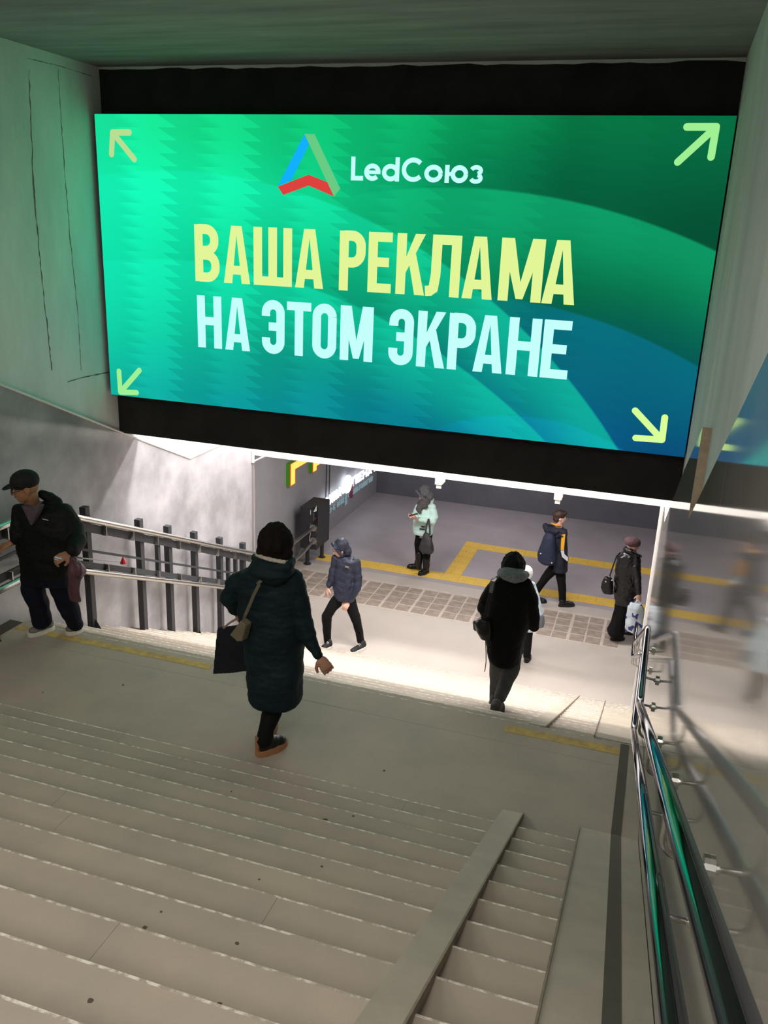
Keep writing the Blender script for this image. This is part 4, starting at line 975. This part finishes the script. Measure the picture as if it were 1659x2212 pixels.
sil(g, [(1088, 908, 934, Y0, .09), (1097, 902, 941, Y0, .13), (1110, 897, 941, Y0, .16), (1125, 893, 938, Y0, .165), (1140, 892, 936, Y0, .165), (1153, 893, 934, Y0, .16)])
chain(g, [(933, 1097, Y0 - .05, 19), (937, 1115, Y0 - .08, 19), (934, 1127, Y0 - .14, 17), (908, 1122, Y0 - .28, 11)]); chain(g, [(904, 1094, Y0, 14), (897, 1112, Y0 - .10, 14), (900, 1118, Y0 - .26, 10)])
chain(g, [(934, 1078, Y0 + .04, 8), (930, 1086, Y0 + .02, 12), (924, 1092, Y0 - .06, 12)])
jo = blob('jacket', g, jm, t, .010, 3, amp=.010, freq=8, stretch=(.6, .6, 2.6), amp2=.004, freq2=26)
for px_, py_, w_ in ((914, 1138, 8), (912, 1143, 12)):
    g = G(); g.tube([at(px_ - w_/2, py_ - .5, Y0 - .175), at(px_ + w_/2, py_ + .5, Y0 - .172)], .010, 6); obj('pocket_tab', g, pant, jo)
fN = nf.normalized(); cu = (UPV - fN*fN.z).normalized(); cs = fN.cross(cu)
hg = mat('hood_grey_knit', (62, 62, 66), .9, col2=(112, 112, 116), scale=34, detail=8)
g = G(); g.ell(hc - fN*.045 + cu*.040, cs*.115, fN*.110, cu*.120); g.ell(hc - fN*.07 - cu*.06, cs*.108, fN*.08, cu*.10)
chain3(g, [(hc + fN*.07 + cs*.09 + cu*.06, .022), (hc + fN*.085 + cu*.125, .022), (hc + fN*.07 - cs*.09 + cu*.06, .022), (hc + fN*.04 - cs*.09 - cu*.06, .024), (hc + fN*.01 - cu*.12, .04), (hc + fN*.04 + cs*.09 - cu*.06, .024), (hc + fN*.07 + cs*.09 + cu*.06, .022)])
blob('hood', g, hg, t, .010, 2, amp=.008, freq=18)
g = G(); g.ell(hc + fN*.050 + cu*.062, cs*.080, fN*.050, cu*.045); blob('fringe', g, mat('hair_auburn', (44, 20, 18), .55, var=.3, scale=40), t, .008, 1)
g = G(); chain(g, [(920, 1084, Y0 - .06, 20), (912, 1090, Y0 - .10, 20), (905, 1098, Y0 - .14, 14), (906, 1106, Y0 - .17, 9)]); chain(g, [(908, 1088, Y0 - .08, 14), (918, 1094, Y0 - .14, 12)])
blob('scarf', g, mat('scarf_dark', (66, 60, 62), .9, col2=(98, 92, 92), scale=30), t, .009, 2, amp=.008, freq=20)
g = G(); chain(g, [(910, 1152, Y0, 24), (904, 1175, Y0, 19), (905, 1196, Y0, 16)]); chain(g, [(922, 1152, Y0, 26), (923, 1178, Y0 - .02, 19), (922, 1202, Y0 - .03, 16)]); blob('trousers', g, pant, t, .010, 2)
lea = mat('leather_black', (18, 17, 18), .32, var=.2, scale=20, bump=.3, bscale=40)
for hx, hy, tx, ty, ax in ((910, 1230, 884, 1227, 905), (925, 1236, 907, 1243, 921)):
    h_, t_ = atz(hx, hy, 0), atz(tx, ty, 0); d_ = (t_ - h_).normalized(); bo = shoe(t, h_, h_ + d_*.26, 1.15, lea, lea, 'boot', .05, .052); gs = G(); chain(gs, [(ax, hy - 34, Y0 - .01, 17), (ax, hy - 20, Y0 - .01, 16), (ax, hy - 7, Y0 - .01, 13)]); blob('shaft', gs, lea, bo, .010, 2, amp=.006, freq=22)
pn = tag(obj('phone', (lambda g: (g.obox(at(893, 1112, Y0 - .42), Vector((.065, .03, .02)), Vector((-.012, .03, -.004)), Vector((0, .003, -.006))), g)[-1])(G()), mat('phone_dark', (48, 34, 36), .3), origin=at(893, 1112, Y0 - .42)), 'dark phone held in both hands by the person in mint', 'phone')
hbag = thing('shoulder_bag', 'slouchy dark grey shoulder bag hanging from the mint jacket arm', 'bag', tuple(at(921, 1196, Y0 - .22)))
g = G(); sil(g, [(1152, 916, 927, Y0 - .22, .03), (1162, 912, 932, Y0 - .22, .06), (1175, 907, 936, Y0 - .22, .08), (1188, 905, 937, Y0 - .22, .085), (1194, 909, 935, Y0 - .22, .07)]); blob('bag_body', g, mat('bag_charcoal', (58, 56, 58), .5, var=.2, scale=10), hbag, .010, 3, amp=.014, freq=8, stretch=(1.6, 1.6, .6))
strap(hbag, [at(919, 1155, Y0 - .24), at(921, 1136, Y0 - .26), at(926, 1121, Y0 - .27)], .030, .010, mat('bag_charcoal', (58, 56, 58), .5)); strap(hbag, [at(929, 1155, Y0 - .24), at(928, 1136, Y0 - .26), at(926, 1121, Y0 - .27)], .030, .010, mat('bag_charcoal', (58, 56, 58), .5))

# ---- boy with the backpack
Y0 = 13.52
t = thing('person', 'person in navy jacket with yellow sleeve stripe and backpack walking right', 'person', tuple(atz(1205, 1308, 0)))
nf = Vector((.93, .36, -.06)); hc = at(1210, 1118, Y0)
g = G(); H = head(g, hc, nf, 0.22, at(1207, 1140, Y0))
sil(g, [(1145, 1198, 1216, Y0, .06), (1190, 1206, 1220, Y0, .08), (1232, 1200, 1220, Y0, .08)])
chain(g, [(1217, 1152, Y0 - .10, 12), (1215, 1185, Y0 - .12, 8), (1222, 1205, Y0 - .06, 6)])
chain(g, [(1212, 1235, Y0, 17), (1213, 1262, Y0 - .02, 13), (1215, 1298, Y0 - .02, 9)]); chain(g, [(1190, 1230, Y0, 17), (1170, 1256, Y0 + .05, 13), (1150, 1290, Y0 + .08, 9)])
hand(g, at(1220, 1204, Y0 - .05), Vector((.15, .3, -.8)), Vector((.3, -.9, 0)), .75, 40, 1)
blob('body', g, skin_b, t, .009, 2); face_parts(t, H, (176, 110, 100))
fN = nf.normalized(); cu = (UPV - fN*fN.z).normalized(); cs = fN.cross(cu)
g = G(); g.ell(hc - fN*.025 + cu*.050, cs*.090, fN*.108, cu*.082); g.ell(hc - fN*.06 - cu*.012, cs*.080, fN*.055, cu*.075); g.ell(hc + fN*.055 + cu*.085, cs*.075, fN*.050, cu*.035); blob('hair', g, mat('hair_brown', (58, 36, 28), .6, var=.3, scale=40), t, .008, 1, amp=.010, freq=30)
jn = mat('jacket_navy', (20, 24, 44), .7, var=.25, scale=10, bump=.25, bscale=50)
g = G()
sil(g, [(1138, 1196, 1216, Y0, .09), (1148, 1192, 1223, Y0, .13), (1165, 1198, 1225, Y0, .14), (1195, 1200, 1226, Y0, .145), (1220, 1197, 1227, Y0, .15), (1233, 1193, 1226, Y0, .145)])
chain(g, [(1218, 1151, Y0 - .10, 18), (1215, 1170, Y0 - .13, 17), (1214, 1187, Y0 - .13, 16), (1222, 1206, Y0 - .07, 14)])
chain(g, [(1178, 1136, Y0 + .02, 12), (1184, 1146, Y0 - .02, 18), (1200, 1148, Y0 - .10, 16), (1214, 1146, Y0 - .08, 12), (1222, 1146, Y0, 8)]); chain(g, [(1180, 1138, Y0 + .05, 14), (1192, 1140, Y0 + .08, 14), (1206, 1142, Y0 + .05, 10)])
jo = blob('jacket', g, jn, t, .010, 3, amp=.010, freq=8, amp2=.004, freq2=26)
def patch(pts, dY, m, name, par):
    g = G(); A = [at(x, y, Y0 + dY) for x, y in pts]; g.prism(A, (0, .03, 0)); return obj(name, g, m, par)
patch([(1213.5, 1156), (1221, 1155), (1219.5, 1172), (1218, 1188), (1211, 1188), (1212, 1170)], -.215, mat('stripe_yellow', (232, 164, 30), .7), 'sleeve_stripe', jo); patch([(1211, 1189), (1218, 1188), (1219, 1198), (1227.5, 1206), (1226, 1213), (1214, 1203)], -.205, mat('stripe_white', (206, 210, 218), .7), 'sleeve_stripe', jo)
g = G(); g.tube([at(1191, 1130, Y0 - .02), at(1200, 1134, Y0 - .10), at(1211, 1136, Y0 - .06)], .014, 8); obj('collar_lining', g, mat('stripe_yellow', (232, 164, 30), .7), jo, smooth=True)
g = G(); chain(g, [(1210, 1230, Y0, 24), (1213, 1258, Y0 - .02, 19), (1215, 1278, Y0 - .02, 17), (1215, 1296, Y0 - .02, 16)]); chain(g, [(1194, 1230, Y0, 24), (1180, 1246, Y0 + .03, 20), (1168, 1262, Y0 + .05, 17), (1152, 1288, Y0 + .08, 15)]); blob('trousers', g, pant, t, .010, 2, amp=.006, freq=10)
shoe(t, atz(1207, 1310, 0), atz(1240, 1309, 0), 1.1, boot, sk, 'shoe', 0, .046); p_ = atz(1148, 1300, 0) ; shoe(t, p_ + Vector((0, 0, .0)), p_ + Vector((.24, .06, 0)), 1.1, boot, sk, 'shoe', 0, .046)
bp_ = thing('backpack', 'dark blue school backpack worn by the walking person', 'backpack', tuple(at(1180, 1216, Y0 - .08)))
g = G(); sil(g, [(1150, 1180, 1198, Y0 - .08, .08), (1160, 1174, 1200, Y0 - .08, .115), (1180, 1167, 1202, Y0 - .08, .125), (1200, 1160, 1203, Y0 - .08, .13), (1212, 1161, 1202, Y0 - .08, .125), (1217, 1168, 1199, Y0 - .08, .11)]); bb = blob('bag_body', g, mat('backpack_blue', (36, 42, 66), .75, var=.2, scale=12), bp_, .010, 3, amp=.008, freq=9)
for x_, y_ in ((1192, 1216), (1168, 1196)):
    g = G(); g.sph(at(x_, y_, Y0 - .20), .012, nu=8, nv=6); obj('buckle', g, lab, bb)
strap(bp_, [at(1201, 1160, Y0 - .16), at(1210, 1154, Y0 - .20), at(1216, 1160, Y0 - .22)], .03, .01, jn)

# ---- woman in black leather coat by the right wall
Y0 = 12.52
t = thing('person', 'person in glossy black leather coat and mauve beret by the right wall', 'person', tuple(atz(1332, 1380, 0)))
nf = Vector((.85, .5, -.15)); hc = at(1367, 1179, Y0)
g = G(); H = head(g, hc, nf, 0.225, at(1360, 1204, Y0))
sil(g, [(1205, 1340, 1380, Y0, .08), (1250, 1338, 1378, Y0, .10), (1300, 1336, 1374, Y0, .11)])
chain(g, [(1376, 1212, Y0 - .06, 13), (1377, 1250, Y0 - .12, 11), (1381, 1286, Y0 - .24, 8)]); chain(g, [(1342, 1210, Y0 + .08, 13), (1340, 1245, Y0 + .12, 11), (1350, 1280, Y0 + .16, 8)])
chain(g, [(1352, 1300, Y0, 18), (1342, 1340, Y0, 13), (1332, 1370, Y0, 9)]); chain(g, [(1356, 1300, Y0 + .05, 18), (1350, 1340, Y0 + .12, 13), (1352, 1362, Y0 + .2, 9)])
hand(g, at(1381, 1285, Y0 - .24), Vector((.05, -.05, -1)), Vector((.2, -.9, 0)), 1.0, 55, 1)
blob('body', g, skin_b, t, .009, 2); face_parts(t, H, (170, 100, 96))
lc = mat('leather_coat', (24, 22, 23), .30, var=.2, scale=12, bump=.5, bscale=22)
g = G()
sil(g, [(1192, 1346, 1378, Y0, .08), (1204, 1333, 1384, Y0, .13), (1225, 1329, 1384, Y0, .15), (1258, 1326, 1380, Y0, .155), (1285, 1325, 1377, Y0, .165), (1303, 1329, 1371, Y0, .16)])
chain(g, [(1374, 1210, Y0 - .06, 20), (1376, 1245, Y0 - .13, 18), (1380, 1280, Y0 - .23, 14)]); chain(g, [(1342, 1208, Y0 + .08, 18), (1340, 1245, Y0 + .12, 16), (1350, 1276, Y0 + .16, 13)])
chain(g, [(1352, 1186, Y0 - .02, 12), (1362, 1192, Y0 - .10, 12), (1374, 1198, Y0 - .08, 10), (1384, 1202, Y0 + .02, 6)])
blob('coat', g, lc, t, .010, 3, amp=.012, freq=8, stretch=(1, 1, 1.8), amp2=.006, freq2=24)
g = G(); sil(g, [(1290, 1330, 1372, Y0, .14), (1320, 1327, 1362, Y0, .15), (1345, 1319, 1354, Y0, .16), (1362, 1311, 1349, Y0, .17), (1370, 1313, 1347, Y0, .16)]); blob('skirt', g, pant, t, .011, 3, amp=.018, freq=10, stretch=(1.5, 1.5, .3))
fN = nf.normalized(); cu = (UPV - fN*fN.z).normalized(); cs = fN.cross(cu)
g = G(); g.ell(hc - fN*.022 + cu*.060, cs*.112, fN*.128, cu*.080); g.tube([hc + cu*.02 - fN*.01, hc + cu*.05 - fN*.01], [.096, .10], 18); blob('beret', g, mat('beret_mauve', (94, 68, 72), .95, var=.2, scale=40), t, .009, 3, amp=.004, freq=30)
shoe(t, atz(1319, 1384, 0), atz(1348, 1381, 0), 1.0, boot, sk, 'shoe', 0, .046); p_ = atz(1340, 1368, 0); shoe(t, p_, p_ + Vector((.23, .06, 0)), 1.0, boot, sk, 'shoe', 0, .046)
hb_ = thing('handbag', 'black leather handbag on a long strap behind the leather coat', 'bag', tuple(at(1311, 1284, Y0 - .10)))
g = G(); sil(g, [(1247, 1306, 1322, Y0 - .10, .04), (1256, 1301, 1325, Y0 - .10, .07), (1270, 1297, 1325, Y0 - .10, .08), (1281, 1302, 1325, Y0 - .10, .07)]); hb2_ = blob('bag_body', g, lea, hb_, .009, 2, amp=.006, freq=14)
for x_, y_ in ((1309, 1257), (1322, 1254), (1316, 1246)):
    g = G(); g.sph(at(x_, y_, Y0 - .165), .012, nu=8, nv=6); obj('buckle', g, steel_b, hb2_)
strap(hb_, [at(1316, 1248, Y0 - .10), at(1324, 1224, Y0 - .13), at(1332, 1202, Y0 - .12), at(1340, 1194, Y0 - .05)], .022, .008, lea)
sb = thing('shopping_bag', 'white plastic shopping bag with blue print carried beside the right wall', 'bag', tuple(at(1368, 1368, Y0 - .30)))
bm_ = bpy.data.materials.new('bag_blue_print'); bm_.use_nodes = True; nt = bm_.node_tree; b_ = nt.nodes['Principled BSDF']; b_.inputs['Roughness'].default_value = .4
tc = nt.nodes.new('ShaderNodeTexCoord'); nz = nt.nodes.new('ShaderNodeTexNoise'); nz.inputs['Scale'].default_value = 8.5; nz.inputs['Detail'].default_value = 1; rp = nt.nodes.new('ShaderNodeValToRGB'); rp.color_ramp.interpolation = 'CONSTANT'
e = rp.color_ramp.elements; e[0].position = 0; e[0].color = (*lin((58, 62, 140)), 1); e[1].position = .41; e[1].color = (*lin((206, 218, 226)), 1); q = e.new(.70); q.color = (*lin((170, 206, 120)), 1); q = e.new(.735); q.color = (*lin((214, 224, 232)), 1)
nt.links.new(tc.outputs['Object'], nz.inputs['Vector']); nt.links.new(nz.outputs['Fac'], rp.inputs['Fac']); nt.links.new(rp.outputs['Color'], b_.inputs['Base Color'])
g = G(); sil(g, [(1303, 1362, 1386, Y0 - .30, .04), (1312, 1355, 1392, Y0 - .30, .08), (1330, 1352, 1393, Y0 - .30, .10), (1350, 1350, 1392, Y0 - .30, .10), (1364, 1349, 1388, Y0 - .30, .08)]); blob('bag_body', g, bm_, sb, .010, 2, amp=.018, freq=10)
strap(sb, [at(1366, 1306, Y0 - .31), at(1378, 1296, Y0 - .30), at(1385, 1306, Y0 - .31)], .02, .008, bm_, 'handle')

# ---- woman in the black coat going down, seen from behind
Y0 = 6.55
t = thing('person', 'person in black coat with grey scarf stepping down the lower flight', 'person', (at(1090, 1500, 6.5).x, 6.5, tread(6.5)))
hc = at(1108, 1226, Y0 + .06); nf = Vector((.05, .95, -.25))
g = G(); H = head(g, hc, nf, 0.22, at(1108, 1256, Y0))
sil(g, [(1258, 1080, 1138, Y0, .08), (1320, 1070, 1135, Y0, .11), (1400, 1068, 1125, Y0, .12)])
chain(g, [(1074, 1268, Y0, 22), (1050, 1310, Y0 + .0, 18), (1062, 1350, Y0 + .12, 13)]); chain(g, [(1136, 1268, Y0, 22), (1152, 1310, Y0, 18), (1152, 1346, Y0 + .06, 12)])
yk1, yk2 = 6.36, 6.78
chain(g, [(1105, 1405, Y0, 32), (1102, 1455, Y0 - .02, 24), (1082, 1500, 6.32, 15), (1076, 1515, 6.28, 13)]); chain(g, [(1078, 1405, Y0, 32), (1072, 1460, Y0 + .12, 24), (1070, 1520, Y0 + .2, 15)])
hand(g, at(1153, 1340, Y0 + .06), Vector((.1, .2, -1)), Vector((.8, -.5, 0)), .8, 60, -1); hand(g, at(1062, 1350, Y0 + .12), Vector((.1, .6, -.8)), Vector((-.8, -.4, 0)), .95, 45, 1)
blob('body', g, skin_b, t, .009, 2)
kc = mat('coat_black', (8, 8, 9), .85, var=.2, scale=18, bump=.3, bscale=90, spec=.2)
g = G()
sil(g, [(1246, 1084, 1134, Y0, .08), (1256, 1066, 1142, Y0, .13), (1285, 1056, 1148, Y0, .16), (1330, 1050, 1146, Y0, .18), (1370, 1051, 1136, Y0, .19), (1405, 1054, 1128, Y0, .19), (1424, 1060, 1124, Y0, .18)])
chain(g, [(1074, 1264, Y0, 34), (1052, 1296, Y0, 36), (1046, 1314, Y0 + .02, 32), (1058, 1342, Y0 + .10, 26)]); chain(g, [(1134, 1266, Y0, 34), (1146, 1296, Y0, 36), (1150, 1322, Y0 + .02, 32), (1152, 1342, Y0 + .05, 27), (1154, 1354, Y0 + .06, 22)])
blob('coat', g, kc, t, .010, 3, amp=.012, freq=7, amp2=.004, freq2=24)
fN = nf.normalized(); cu = (UPV - fN*fN.z).normalized(); cs = fN.cross(cu)
g = G(); g.ell(hc + cu*.018 - fN*.015, cs*.100, fN*.118, cu*.118); g.ell(hc - cu*.05 - fN*.05, cs*.095, fN*.075, cu*.095); blob('hair', g, mat('hair_black', (13, 12, 12), .75, spec=.25, var=.3, scale=40), t, .009, 2, amp=.010, freq=16, stretch=(1.4, 1.4, .5), amp2=.006, freq2=50)
g = G(); chain(g, [(1084, 1238, Y0 - .02, 22), (1094, 1243, Y0 - .12, 26), (1112, 1248, Y0 - .14, 28), (1126, 1246, Y0 - .10, 24), (1134, 1242, Y0 + .02, 20)]); chain(g, [(1090, 1234, Y0 - .06, 18), (1108, 1236, Y0 - .10, 20), (1126, 1237, Y0 - .06, 18)])
blob('scarf', g, mat('scarf_grey', (118, 122, 124), .95, var=.2, scale=40, bump=.4, bscale=90), t, .009, 2, amp=.010, freq=12, stretch=(.6, .6, 2))
jg = mat('jeans_dark_grey', (62, 62, 62), .9, var=.25, scale=20)
g = G(); chain(g, [(1104, 1405, Y0, 46), (1106, 1440, Y0 - .02, 38), (1092, 1475, 6.40, 32), (1080, 1505, 6.30, 28)]); o = G(); chain(g, [(1078, 1405, Y0, 46), (1074, 1450, Y0 + .10, 34), (1070, 1485, Y0 + .16, 26), (1068, 1520, Y0 + .2, 22)])
blob('trousers', g, jg, t, .009, 3, amp=.008, freq=9)
z1 = tread(6.36); h_ = at(1074, 1532, 6.26); h_.z = tread(6.2); shoe(t, Vector((h_.x, 6.06, tread(6.2))), Vector((h_.x + .02, 6.29, tread(6.2))), 1.1, mat('shoe_brown', (52, 46, 42), .7, var=.2, scale=30), sk, 'shoe', .02, .050)
p_ = at(1070, 1525, Y0 + .18); shoe(t, Vector((p_.x, 6.60, tread(6.7))), Vector((p_.x, 6.83, tread(6.7))), 1.1, mat('shoe_brown', (52, 46, 42), .7), sk, 'shoe', .02, .050)
kb = thing('shoulder_bag', 'black leather shoulder bag hanging at the black coat\'s left side', 'bag', tuple(at(1044, 1384, Y0 - .17)))
g = G(); sil(g, [(1336, 1036, 1060, Y0 - .17, .045), (1348, 1026, 1064, Y0 - .17, .06), (1365, 1029, 1064, Y0 - .17, .065), (1380, 1038, 1062, Y0 - .17, .05)]); chain(g, [(1027, 1345, Y0 - .17, 10), (1027, 1358, Y0 - .17, 10)]); blob('bag_body', g, lea, kb, .009, 2, amp=.006, freq=14)
strap(kb, [at(1046, 1338, Y0 - .18), at(1052, 1310, Y0 - .17), at(1060, 1280, Y0 - .19), at(1064, 1256, Y0 - .15), at(1070, 1248, Y0 - .04)], .030, .010, lea)
g = G(); g.tube([at(1049, 1383, Y0 - .17), at(1050, 1410, Y0 - .17), at(1050, 1430, Y0 - .17), at(1047, 1451, Y0 - .17)], .004, 6); obj('hanging_cord', g, mat('cord_grey', (96, 92, 88), .8), kb)

# ---- child in white hat and light blue jacket, half hidden
Y0 = 11.30
t = thing('person', 'smaller person in white hat and light blue jacket beside the black coat', 'person', tuple(atz(1136, 1430, 0)))
hc = at(1137, 1240, Y0); nf = Vector((-.2, .95, -.2))
g = G(); H = head(g, hc, nf, 0.205, at(1137, 1262, Y0))
sil(g, [(1264, 1120, 1154, Y0, .07), (1310, 1118, 1154, Y0, .09), (1360, 1118, 1152, Y0, .09)])
chain(g, [(1152, 1270, Y0, 11), (1163, 1310, Y0 - .02, 10), (1167, 1338, Y0 - .02, 8)]); chain(g, [(1120, 1270, Y0, 11), (1114, 1310, Y0, 10), (1114, 1336, Y0, 8)])
chain(g, [(1142, 1355, Y0, 15), (1140, 1395, Y0, 11), (1137, 1422, Y0, 8)]); chain(g, [(1126, 1355, Y0, 15), (1122, 1395, Y0 + .1, 11), (1122, 1415, Y0 + .15, 8)])
hand(g, at(1167, 1337, Y0 - .02), Vector((.05, 0, -1)), Vector((.9, -.3, 0)), .8, 40, -1); hand(g, at(1114, 1336, Y0), Vector((0, 0, -1)), Vector((-.9, -.3, 0)), .8, 40, 1)
blob('body', g, skin_b, t, .010, 2)
jc = mat('jacket_sky', (206, 226, 238), .65, var=.06, scale=14)
g = G(); sil(g, [(1258, 1126, 1150, Y0, .08), (1266, 1116, 1158, Y0, .11), (1300, 1114, 1160, Y0, .13), (1340, 1112, 1160, Y0, .14), (1358, 1114, 1158, Y0, .13)]); chain(g, [(1150, 1268, Y0, 18), (1159, 1296, Y0 - .01, 17), (1166, 1326, Y0 - .02, 14)]); chain(g, [(1122, 1268, Y0, 18), (1114, 1300, Y0, 16), (1114, 1326, Y0, 14)])
chain(g, [(1128, 1258, Y0 - .06, 12), (1142, 1260, Y0 - .12, 16), (1151, 1262, Y0 - .04, 12)]); blob('jacket', g, jc, t, .010, 3, amp=.008, freq=9, amp2=.003, freq2=28)
g = G(); g.ell(hc + UPV*.02, Vector((.092, 0, 0)), Vector((0, .104, 0)), Vector((0, 0, .108))); blob('hat', g, mat('hat_white', (238, 236, 238), .9, var=.04, scale=30), t, .009, 2, amp=.003, freq=40)
g = G(); chain(g, [(1167, 1332, Y0 - .02, 17), (1168, 1341, Y0 - .02, 18), (1168, 1350, Y0 - .02, 15)]); blob('mitten', g, mat('mitten_grey', (112, 118, 126), .95, var=.2, scale=60), t, .009, 2)
g = G(); chain(g, [(1140, 1350, Y0, 26), (1140, 1385, Y0, 19), (1138, 1418, Y0, 16)]); chain(g, [(1126, 1350, Y0, 26), (1123, 1385, Y0 + .08, 18), (1122, 1410, Y0 + .14, 15)]); blob('trousers', g, pant, t, .010, 2)
h_ = atz(1136, 1432, 0); shoe(t, h_, h_ + Vector((.01, .22, 0)), 1.0, boot, sk, 'shoe', .03, .044); h_ = h_ + Vector((-.12, .22, 0)); shoe(t, h_, h_ + Vector((-.02, .22, 0)), 1.0, boot, sk, 'shoe', .03, .044)
